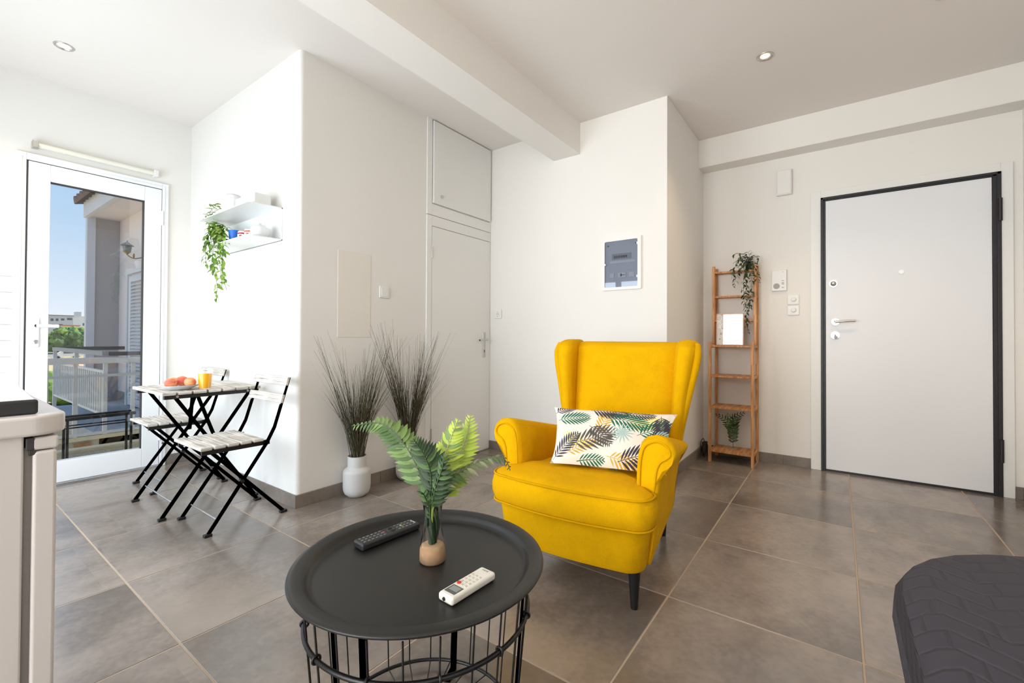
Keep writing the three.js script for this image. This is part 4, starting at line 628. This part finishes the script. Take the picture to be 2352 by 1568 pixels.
{ // white two tier wall shelf
  const T = thing('wall_shelf_unit', 'white metal wall shelf with two tiers above the folding table', 'shelf', [0, 0, 0]), x0 = -3.52, x1 = -2.75, zf = -1.168;
  const tier = (y) => { const s = new THREE.Shape(), r = 0.03; s.moveTo(x0, -ZS); s.lineTo(x0, -zf + 0 + r); s.absarc(x0 + r, -zf + r, r, Math.PI, 1.5 * Math.PI, false); s.lineTo(x1 - r, -zf); s.absarc(x1 - r, -zf + r, r, 1.5 * Math.PI, 2 * Math.PI, false); s.lineTo(x1, -ZS); s.closePath(); const g = new THREE.ExtrudeGeometry(s, { depth: 0.006, bevelEnabled: false }); g.rotateX(-Math.PI / 2); g.translate(0, y, 0); return metreUV(g); };
  part('tier', tier(1.786), M.steelWhite, T); part('tier', tier(1.592), M.steelWhite, T);
  part('back_plate', bx(x0, 1.592, ZS, x1, 1.792, ZS + 0.006), M.steelWhite, T);
  const it = (name, geo, mat, label, cat, x, z, y) => { const m = solo(name, geo, mat, label, cat); m.position.set(x, y, z); return m; }, yl = 1.5985, yu = 1.7925;
  const cup = (r, h) => lathe([[0.0001, 0.0], [r * 0.72, 0.0], [r * 0.8, 0.004], [r, h], [r * 0.94, h], [r * 0.74, 0.007], [0.0001, 0.006]], 32);
  it('flower_pot', cup(0.048, 0.075), M.whiteCeramic, 'white flower pot of the green trailing plant on the wall shelf', 'pot', -3.44, -1.25, yl);
  it('black_bowl', cup(0.055, 0.045), M.darkPlastic, 'small black bowl on the lower wall shelf tier', 'bowl', -3.30, -1.235, yl);
  it('white_cup', cup(0.042, 0.055), M.whiteCeramic, 'white cup beside the black bowl on the lower wall shelf tier', 'cup', -3.235, -1.31, yl);
  it('blue_cup', cup(0.036, 0.085), std({ color: hex('#1565c8'), roughness: 0.4 }), 'blue plastic cup on the lower wall shelf tier', 'cup', -3.145, -1.25, yl);
  it('orange_box', bx(-0.02, 0, -0.015, 0.02, 0.10, 0.015, 0.003), std({ color: hex('#e8701a'), roughness: 0.5 }), 'orange packet behind the black bowl on the wall shelf', 'packet', -3.36, -1.33, yl);
  const lab = (a, b, cc) => canvasTex(128, 64, (c, w, h) => { c.fillStyle = '#f4f1ea'; c.fillRect(0, 0, w, h); c.fillStyle = a; c.fillRect(0, 0, w, 12); for (let i = 0; i < 7; i++) { c.fillStyle = [a, b, cc][i % 3]; c.fillRect(8 + i * 17, 20 + (i * 7) % 16, 10, 14); } });
  for (const [x, a, b, c, label] of [[-3.05, '#a3252c', '#35343a', '#8a8f98', 'small jar with red and dark label on the wall shelf'], [-2.955, '#d8543a', '#d9b63a', '#6d9a4d', 'small mug with colourful dotted print on the wall shelf']]) { const J = thing('jar', label, 'jar', [x, yl, -1.262]); part('body', lathe([[0.0001, 0], [0.03, 0], [0.032, 0.003], [0.032, 0.062], [0.028, 0.07], [0.0001, 0.07]], 30), M.whiteCeramic, J); part('label_band', new THREE.CylinderGeometry(0.0325, 0.0325, 0.05, 30, 1, true).translate(0, 0.033, 0), std({ map: lab(a, b, c), roughness: 0.5, side: THREE.DoubleSide }), J); }
  it('white_teapot', lathe([[0.0001, 0.0], [0.04, 0.0], [0.055, 0.03], [0.052, 0.06], [0.03, 0.08], [0.008, 0.085], [0.006, 0.095], [0.0001, 0.097]], 36), M.whiteCeramic, 'white round lidded pot at the corner end of the wall shelf', 'pot', -2.84, -1.27, yl);
  it('glass_jar', lathe([[0.0001, 0.0], [0.045, 0.0], [0.047, 0.004], [0.047, 0.11], [0.04, 0.12], [0.04, 0.125], [0.0001, 0.125]], 36), M.whiteCeramic, 'tall white jar on the upper wall shelf tier', 'jar', -3.17, -1.25, yu);
  it('storage_box', bx(-0.13, 0, -0.05, 0.13, 0.075, 0.05, 0.006, 2), M.whitePlastic, 'long white storage box on the upper wall shelf tier', 'box', -2.94, -1.27, yu);
  const z = (u, v, d = -1.2) => onZ(u, v, d), o = V(-3.44, 1.665, -1.25);
  const gl = [leafMat(0.20, 0.38, 0.035), leafMat(0.11, 0.25, 0.025), leafMat(0.27, 0.42, 0.06)];
  trail('trailing_plant', 'bright green trailing plant spilling over the end of the white wall shelf', o, [
    [o, z(500, 520, -1.24), z(486, 540, -1.17), z(490, 600, -1.15), z(498, 650, -1.15), z(497, 690, -1.15)], [o, z(495, 522, -1.22), z(478, 545, -1.15), z(472, 590, -1.14), z(476, 610, -1.14)], [o, z(508, 530), z(512, 570, -1.15), z(510, 620, -1.15), z(520, 665, -1.15)], [o, z(505, 530), z(500, 580, -1.15), z(508, 630, -1.15), z(510, 660, -1.15)], [o, z(498, 525), z(484, 520, -1.2), z(476, 548, -1.15), z(470, 582, -1.15)], [o, z(500, 515, -1.24), z(512, 518, -1.24), z(520, 530, -1.2)], [o, z(490, 515, -1.24), z(500, 540, -1.16), z(492, 565, -1.14), z(484, 620, -1.15)],
    [o, z(492, 512, -1.27), z(478, 500, -1.19), z(486, 482, -1.2), z(496, 474, -1.2), z(480, 468, -1.19)], [z(478, 500, -1.19), z(490, 488, -1.18), z(506, 478, -1.2)], [o, z(502, 520, -1.2), z(506, 540, -1.18), z(514, 555, -1.17)]],
    0.042, gl, 0.024);
}
// ------------------------------------------------------------------ fridge with worktop
{
  const T = thing('refrigerator', 'small white refrigerator seen from its side with rounded top', 'refrigerator', [-1.22, 0, 0]), z0 = -0.132, z1 = 0.40, w = 0.55;
  part('body', bx(-w, 0.02, z0, 0, 0.815, z1, 0.004, 2), M.fridge, T);
  const pr = [[0, 0.812], [0, 0.842], [-0.004, 0.848], [-0.012, 0.85]];
  const tp = roundRect(w + 0.01, z1 - z0 + 0.055, 0.045); const tg = new THREE.ExtrudeGeometry(tp, { depth: 0.026, bevelEnabled: true, bevelSize: 0.006, bevelThickness: 0.006, bevelSegments: 3, curveSegments: 8 }); tg.rotateX(-Math.PI / 2); tg.translate(-w / 2, 0.818, (z0 + z1) / 2 - 0.026);
  part('top', metreUV(tg), M.fridge, T);
  const D = part('door', bx(-w, 0.03, -0.176, 0.0, 0.782, -0.143, 0.006, 2), M.fridge, T);
  part('door_cap', bx(-w, 0.784, -0.178, 0.001, 0.808, -0.141, 0.005, 2), M.fridge, D);
  part('gasket', bx(-w + 0.01, 0.03, -0.143, -0.006, 0.79, z0, 0), std({ color: lin(0.25, 0.23, 0.22), roughness: 0.7 }), T);
  part('hinge', [bx(-0.03, 0.785, -0.146, 0.001, 0.808, -0.134, 0.002), bx(-0.03, 0.775, -0.148, -0.001, 0.79, -0.138, 0.002)], M.gasket, T);
  for (const [x, z] of [[-0.04, 0.36], [-w + 0.04, 0.36], [-0.04, -0.1], [-w + 0.04, -0.1]]) part('foot', cyl(0.018, 0.018, 0.022, x, 0, z, 14), M.darkPlastic, T);
  const B = thing('worktop_board', 'white worktop board with black edge lying on the refrigerator', 'worktop', [-1.245, 0.8505, -0.002], -0.042);
  part('board', bx(-0.86, 0.0, -0.148, -0.012, 0.027, 0.36, 0.003, 2), std({ color: lin(0.82, 0.82, 0.84), roughness: 0.25 }), B);
  part('edge_strip', bx(-0.014, -0.0003, -0.150, 0.0, 0.0275, 0.36, 0.005, 3), M.darkPlastic, B);
}
// ------------------------------------------------------------------ bed
{
  const quiltBump = tex(512, 512, (u, v) => { // zigzag stitched seams pressed into the padding
    const d = (a) => { const f = a - Math.floor(a); return Math.min(f, 1 - f); };
    const zz = Math.abs(((u * 6) % 2) - 1), row = v * 8 + zz * 0.9, cell = Math.floor(row), a = d(row), b = d(u * 6 + (cell % 2) * 0.5 + 0.13 * Math.sin(cell * 2.1)), soft = (x, w) => Math.min(1, x / w);
    return 0.15 + 0.8 * Math.min(Math.pow(soft(a, 0.13), 0.6), Math.pow(soft(b, 0.1), 0.6)) + 0.05 * (fbm(u, v, 40, 2) - 0.5);
  }, { srgb: false, repeat: [2.2, 2.2] });
  M.quilt.bumpMap = quiltBump; M.quilt.bumpScale = 0.005;
  const T = thing('bed', 'bed under a dark grey zigzag quilted bedspread with rounded corner', 'bed', [0, 0, 0]), x0 = 0.088, x1 = 0.93, z0 = -1.63, z1 = 0.62, R = 0.42;
  const plan = (ins, y) => { const p = [], a = x0 + ins, b = x1 - ins, c = z0 + ins, d = z1 - ins, r = R - ins * 0.5; const co = (cx, cz, r2, s) => { for (let i = 0; i <= 8; i++) { const t = s + i / 8 * Math.PI / 2; p.push([cx + r2 * Math.cos(t), y, cz + r2 * Math.sin(t)]); } }; co(b - 0.06, c + 0.06, 0.06, -Math.PI / 2); co(b - 0.06, d - 0.06, 0.06, 0); co(a + 0.06, d - 0.06, 0.06, Math.PI / 2); co(a + r, c + r, r, Math.PI); return p.reverse(); };
  part('bedspread', loft([plan(0.075, 0.06), plan(0.06, 0.15), plan(0.035, 0.28), plan(0.012, 0.38), plan(0.0, 0.43), plan(0.003, 0.462), plan(0.016, 0.486), plan(0.04, 0.498), plan(0.12, 0.503), plan(0.3, 0.505)], { crease: 1.2 }), M.quilt, T);
  part('bed_frame', [bx(0.2, 0, -1.36, 0.9, 0.1, 0.58)], M.legBlack, T);
}

// ------------------------------------------------------------------ outside the balcony door
const O = {
  plaster: std({ color: lin(0.88, 0.79, 0.78), roughness: 0.95 }), grey: std({ map: stainTex, roughness: 0.95, color: lin(1, 0.98, 0.98) }), trim: std({ color: lin(0.76, 0.76, 0.79), roughness: 0.9 }),
  white: std({ color: lin(0.78, 0.78, 0.77), roughness: 0.5 }), navy: std({ color: lin(0.02, 0.022, 0.035), roughness: 0.5 }), concrete: std({ map: concreteTex, roughness: 0.95 }), rust: std({ color: lin(0.42, 0.22, 0.10), roughness: 0.95 }),
  terrazzo: std({ map: terrazzoTex, roughness: 0.8 }), curb: std({ color: lin(0.78, 0.70, 0.48), roughness: 0.85 }), tile: std({ map: outTileTex, roughness: 0.6 }), shutter: std({ color: lin(0.66, 0.67, 0.70), roughness: 0.55 }),
  roof: std({ color: lin(0.16, 0.09, 0.07), roughness: 0.9 }), brass: std({ color: lin(0.45, 0.30, 0.10), roughness: 0.45, metalness: 0.6 }), lanternGlass: std({ color: lin(0.22, 0.22, 0.21), roughness: 0.3 }), soil: std({ map: soilTex, roughness: 1 }),
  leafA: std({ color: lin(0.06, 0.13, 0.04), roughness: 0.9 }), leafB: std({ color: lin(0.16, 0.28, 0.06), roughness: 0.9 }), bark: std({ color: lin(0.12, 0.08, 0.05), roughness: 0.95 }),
};
solo('balcony_slab', bx(-5.36, -0.2, -1.94, XW - 0.2, -0.02, 1.2), O.terrazzo, 'speckled terrazzo balcony floor outside the glass door', 'balcony');
solo('balcony_curb', bx(-5.46, -0.3, -1.94, -5.36, 0.01, 1.2, 0.01), O.curb, 'pale yellow stone curb along the balcony edge', 'curb');
{ // low black stand on the balcony
  const T = thing('plant_stand', 'low black metal stand on the balcony behind the glass', 'stand', [-5.06, -0.02, 0]);
  for (const x of [-0.08, 0.06]) { part('top_bar', bx(x - 0.02, 0.335, -1.205, x + 0.02, 0.36, -0.745, 0.004), M.blackMetal, T); part('brace', bx(x - 0.004, 0.27, -1.18, x + 0.004, 0.28, -0.76), M.blackMetal, T); for (const z of [-0.775, -1.175]) part('leg', bx(x - 0.008, 0, z - 0.008, x + 0.008, 0.34, z + 0.008), M.blackMetal, T); }
}
{ // neighbouring terrace
  const z0 = -0.55, zw = -1.95, xT = -6.0;
  solo('terrace_slab', bx(-9.0, -0.12, zw, xT, 0, -1.16), O.tile, 'blue grey tiled floor of the neighbouring terrace', 'terrace');
  const wl = thing('terrace_parapet', 'stained concrete base wall below the white terrace railing', 'wall', [0, 0, 0]);
  part('wall_face', bx(xT - 0.15, -2.5, -1.94, xT, -0.03, 1.4), O.concrete, wl); part('patch', bx(xT, -0.22, -1.10, xT + 0.012, -0.05, -0.98), O.rust, wl); part('cap', bx(xT - 0.17, -0.03, -1.94, xT + 0.02, 0.01, 1.4, 0.005), O.curb, wl);
  const R = thing('terrace_railing', 'white steel railing with plain posts in front of the terrace', 'railing', [xT, 0, 0]);
  part('top_rail', bx(-0.03, 0.725, -1.9, 0.03, 0.785, 0.9, 0.006), O.white, R); part('mid_rail', bx(-0.015, 0.59, -1.9, 0.015, 0.615, 0.9), O.white, R); part('bottom_rail', bx(-0.015, 0.015, -1.9, 0.015, 0.04, 0.9), O.white, R);
  for (const z of [-1.72, -1.42, -1.2, -0.98, -0.78, -0.4, 0, 0.4]) part('post', bx(-0.016, 0.01, z - 0.016, 0.016, 0.73, z + 0.016), O.white, R);
  const P = thing('picket_railing', 'white picket railing running away along the terrace edge', 'railing', [0, 0, -1.2]);
  part('hand_rail', bx(-8.6, 0.80, -0.025, -6.0, 0.845, 0.025), std({ color: lin(0.35, 0.36, 0.38), roughness: 0.6 }), P); part('top_rail', bx(-8.6, 0.625, -0.012, -6.03, 0.65, 0.012), O.white, P); part('bottom_rail', bx(-8.6, 0.19, -0.012, -6.03, 0.215, 0.012), O.white, P);
  for (let i = 0; i < 27; i++) { const x = -8.55 + i * 0.095; part('picket', bx(x - 0.011, 0.2, -0.009, x + 0.011, 0.64, 0.009), O.white, P); }
  for (const x of [-8.58, -7.3]) part('post', bx(x - 0.018, 0, -0.018, x + 0.018, 0.81, 0.018), O.white, P);
  const N = thing('dark_handrail', 'dark navy handrails closing the terrace', 'railing', [0, 0, 0]);
  part('far_bar', bx(-8.63, 0.80, -1.93, -8.57, 0.85, -1.23), O.navy, N); part('near_bar', bx(-6.03, 0.80, -1.93, -5.97, 0.84, -1.23), O.navy, N);
}
{ // neighbouring house with eaves, shutter and lantern
  const Hs = thing('neighbour_house', 'pale plastered neighbouring house with deep eaves beside the terrace', 'house', [0, 0, 0]);
  part('side_wall', bx(-9.0, -4, -2.2, -4.6, 5.0, -1.95), O.plaster, Hs); part('end_wall', bx(-9.1, -4, -3.2, -9.0, 5.5, -1.665), O.grey, Hs); part('end_pilaster', bx(-9.09, -4, -1.665, -8.98, 5.5, -1.572), O.trim, Hs);
  part('skirting', bx(-8.99, 0, -1.96, -6, 0.16, -1.935), std({ color: lin(0.32, 0.31, 0.31), roughness: 0.9 }), Hs);
  part('eaves_slab', bx(-9.0, 2.78, -3.2, -4.9, 2.86, -1.6), O.plaster, Hs); part('eaves_fascia', bx(-9.05, 2.76, -1.6, -4.9, 3.0, -1.54), O.trim, Hs);
  for (let i = 0; i < 22; i++) { const x = -9.05 + i * 0.19; part('roof_tile', new THREE.CylinderGeometry(0.1, 0.1, 0.5, 10, 1, false, 0, Math.PI).rotateZ(Math.PI / 2).rotateY(Math.PI / 2).rotateX(0.25).translate(x, 3.02, -1.7), O.roof, Hs); }
  part('window_reveal', [bx(-8.42, 0.0, -1.97, -8.36, 1.9, -1.9), bx(-8.42, 1.9, -1.97, -7.1, 1.95, -1.9)], O.trim, Hs);
  const S = thing('louvre_shutter', 'white louvred shutter on the neighbouring house wall', 'shutter', [0, 0, 0]), sx0 = -8.28, sx1 = -7.3;
  part('stile', [bx(sx0, 0.02, -1.945, sx0 + 0.08, 1.86, -1.90), bx(sx1 - 0.08, 0.02, -1.945, sx1, 1.86, -1.90), bx(sx0 + 0.08, 1.78, -1.945, sx1 - 0.08, 1.86, -1.90), bx(sx0 + 0.08, 0.02, -1.945, sx1 - 0.08, 0.12, -1.90)], O.shutter, S);
  for (let i = 0; i < 33; i++) part('slat', bx(sx0 + 0.08, -0.006, -0.022, sx1 - 0.08, 0.006, 0.022).rotateX(0.75).translate(0, 0.145 + i * 0.05, -1.915), O.shutter, S);
  const L = onZ(292, 572, -1.72), T = thing('wall_lantern', 'old brass wall lantern under the eaves of the neighbouring house', 'lantern', [L.x, L.y, L.z]); T.scale.setScalar(0.62);
  part('housing', new THREE.CylinderGeometry(0.085, 0.065, 0.13, 6).translate(0, 0.01, 0), O.lanternGlass, T); part('roof', new THREE.ConeGeometry(0.125, 0.09, 6).translate(0, 0.12, 0), M.greyPlastic, T); part('roof_rim', new THREE.CylinderGeometry(0.12, 0.12, 0.012, 6).translate(0, 0.075, 0), M.greyPlastic, T); part('finial', new THREE.SphereGeometry(0.014, 10, 8).translate(0, 0.172, 0), M.greyPlastic, T); part('cup', new THREE.ConeGeometry(0.075, 0.07, 6).rotateX(Math.PI).translate(0, -0.09, 0), O.brass, T);
  part('arm', tube([[0, -0.12, 0], [0.06, -0.17, -0.04], [0.13, -0.20, -0.10], [0.2, -0.14, -0.28], [0.22, -0.10, -0.36]], 0.011, 6, 24), O.brass, T); part('scroll', new THREE.TorusGeometry(0.04, 0.008, 6, 18).translate(0.10, -0.14, -0.09), O.brass, T); part('wall_plate', bx(0.16, -0.2, -0.372, 0.28, 0.0, -0.345, 0.02, 2), O.brass, T);
}
{ // ground and town far below
  solo('ground', new THREE.PlaneGeometry(700, 700).rotateX(-Math.PI / 2).translate(-355, -4, 0), O.soil, 'pale dry ground of the town beyond the terrace', 'ground');
  const quad = (x, u0, v0, u1, v1) => { const a = onX(u0, v0, x), b = onX(u1, v1, x); return [Math.min(a.z, b.z), Math.min(a.y, b.y), Math.max(a.z, b.z), Math.max(a.y, b.y)]; };
  const bm = (r, g, b) => std({ color: lin(r, g, b), roughness: 0.9 }), glassM = bm(0.10, 0.13, 0.16);
  const house = (name, label, x, u0, v0, u1, v1, mat, roofMat, wins, dep = 14, over = 0.3) => {
    const [z0, , z1, y1] = quad(x, u0, v0, u1, v1), T = thing(name, label, 'building', [x, -4, 0]);
    part('walls', bx(-dep, 0, z0, 0, y1 + 4 - 0.3, z1), mat, T); part('roof', bx(-dep - over, y1 + 3.7, z0 - over, over, y1 + 4, z1 + over), roofMat, T);
    for (const [a, b, c, d] of wins) { const [wz0, wy0, wz1, wy1] = quad(x, a, b, c, d); part('window', bx(-0.05, wy0 + 4, wz0, 0.06, wy1 + 4, wz1), glassM, T); }
    return T;
  };
  house('apartment_block', 'long pale grey apartment block with dark roof line on the skyline', -340, 100, 722, 178, 775, bm(0.55, 0.57, 0.62), bm(0.14, 0.15, 0.17), [[116, 731, 123, 737], [128, 731, 134, 737], [140, 731, 148, 736], [154, 730, 166, 735], [118, 744, 126, 750], [134, 744, 144, 750]], 20, 0.6);
  house('lift_tower', 'narrow pale tower rising above the apartment block', -310, 176, 716, 186, 775, bm(0.62, 0.66, 0.72), bm(0.5, 0.54, 0.6), [], 6, 0.1);
  house('white_house', 'white flat roofed house beside the narrow tower', -280, 185, 726, 240, 790, bm(0.78, 0.8, 0.82), bm(0.7, 0.72, 0.74), [[190, 742, 197, 748]], 15, 0.2);
  house('yellow_house', 'pale yellow house with a red roof edge behind the tree', -240, 140, 746, 181, 810, bm(0.74, 0.68, 0.42), bm(0.45, 0.12, 0.10), [[150, 758, 156, 764]], 12, 0.3);
  house('yellow_annex', 'pale yellow flat house with a glazed terrace behind the tree', -215, 184, 752, 235, 815, bm(0.76, 0.70, 0.44), bm(0.75, 0.78, 0.8), [[180, 754, 196, 761]], 12, 0.2);
  house('ochre_house', 'low ochre house beyond the terrace railing', -110, 60, 846, 128, 900, bm(0.62, 0.44, 0.26), bm(0.75, 0.72, 0.62), [], 8, 0.3);
  const blob = (list, c, r, sy, n, rs) => { for (let i = 0; i < n; i++) { const a = rnd() * 6.28, e = Math.acos(rr(-0.6, 1)), d = r * Math.pow(rnd(), 0.35) * 0.85, g = new THREE.IcosahedronGeometry(rs * rr(0.6, 1.2), 1), p = g.attributes.position, o = rnd() * 9; for (let k = 0; k < p.count; k++) { const s = 1 + 0.3 * Math.sin(p.getX(k) * 5 + o) * Math.cos(p.getZ(k) * 6 + o) + 0.12 * Math.sin(p.getY(k) * 9); p.setXYZ(k, p.getX(k) * s, p.getY(k) * s, p.getZ(k) * s); } g.computeVertexNormals(); g.translate(c.x + d * Math.sin(e) * Math.cos(a), c.y + d * Math.cos(e) * sy, c.z + d * Math.sin(e) * Math.sin(a)); list.push(g); } };
  const tree = (name, label, x, u, v, rad, sy, dense) => { const c = onX(u, v, x), T = thing(name, label, 'tree', [c.x, -4, c.z]), A = [], B = []; const k = V(0, c.y + 4, 0); blob(A, k, rad, sy, dense, rad * 0.22); blob(B, k.clone().add(V(rad * 0.1, rad * 0.12, 0)), rad * 0.98, sy, Math.round(dense * 0.8), rad * 0.14); part('foliage', A, O.leafA, T); part('sunlit_tint_foliage', B, O.leafB, T); part('trunk', cyl(rad * 0.07, rad * 0.05, c.y + 4, 0, 0, 0, 10), O.bark, T); };  // lighter green in the upper clumps paints sunlight onto the crown
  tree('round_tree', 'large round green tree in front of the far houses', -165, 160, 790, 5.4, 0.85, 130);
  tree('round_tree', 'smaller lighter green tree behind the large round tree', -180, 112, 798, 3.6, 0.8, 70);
  const sh = []; blob(sh, V(0, 0.25, 0), 0.55, 0.6, 40, 0.14); const sb = solo('shrub', sh, O.leafB, 'low green shrub behind the picket railing', 'shrub'); const sp = onX(140, 900, -11); sb.position.set(sp.x, sp.y - 0.25, sp.z);
  const shb = solo('shrub_planter', bx(-0.9, -0.5, -0.55, 0.9, 0, 0.55), O.concrete, 'concrete planter under the green shrub', 'planter'); shb.position.set(sp.x, sp.y - 0.22, sp.z); shb.scale.y = (sp.y - 0.22 + 4) / 0.5;
  for (const [u, l] of [110, 152, 194].map(u => [u, 'white parked car on the far ground beyond the terrace railing'])) { const c = onX(u, 822, -125 - u * 0.12), T = thing('parked_car', l, 'car', [c.x, -4, c.z], 0, 'parked cars beyond the railing'); const s = ext(wallShape([[-2.1, 0.3], [2.1, 0.3], [2.15, 0.8], [1.2, 0.95], [0.7, 1.45], [-1.0, 1.48], [-1.7, 0.98], [-2.15, 0.85]]), 1.6); s.rotateY(Math.PI / 2); part('body', s, O.white, T); part('windows', bx(-0.02, 1.0, -0.9, 1.62, 1.38, 0.7), glassM, T); for (const z of [-1.3, 1.3]) part('wheel', new THREE.CylinderGeometry(0.32, 0.32, 1.7, 14).rotateZ(Math.PI / 2).translate(0.8, 0.32, z), M.darkPlastic, T); }
}

renderer.render(scene, camera);
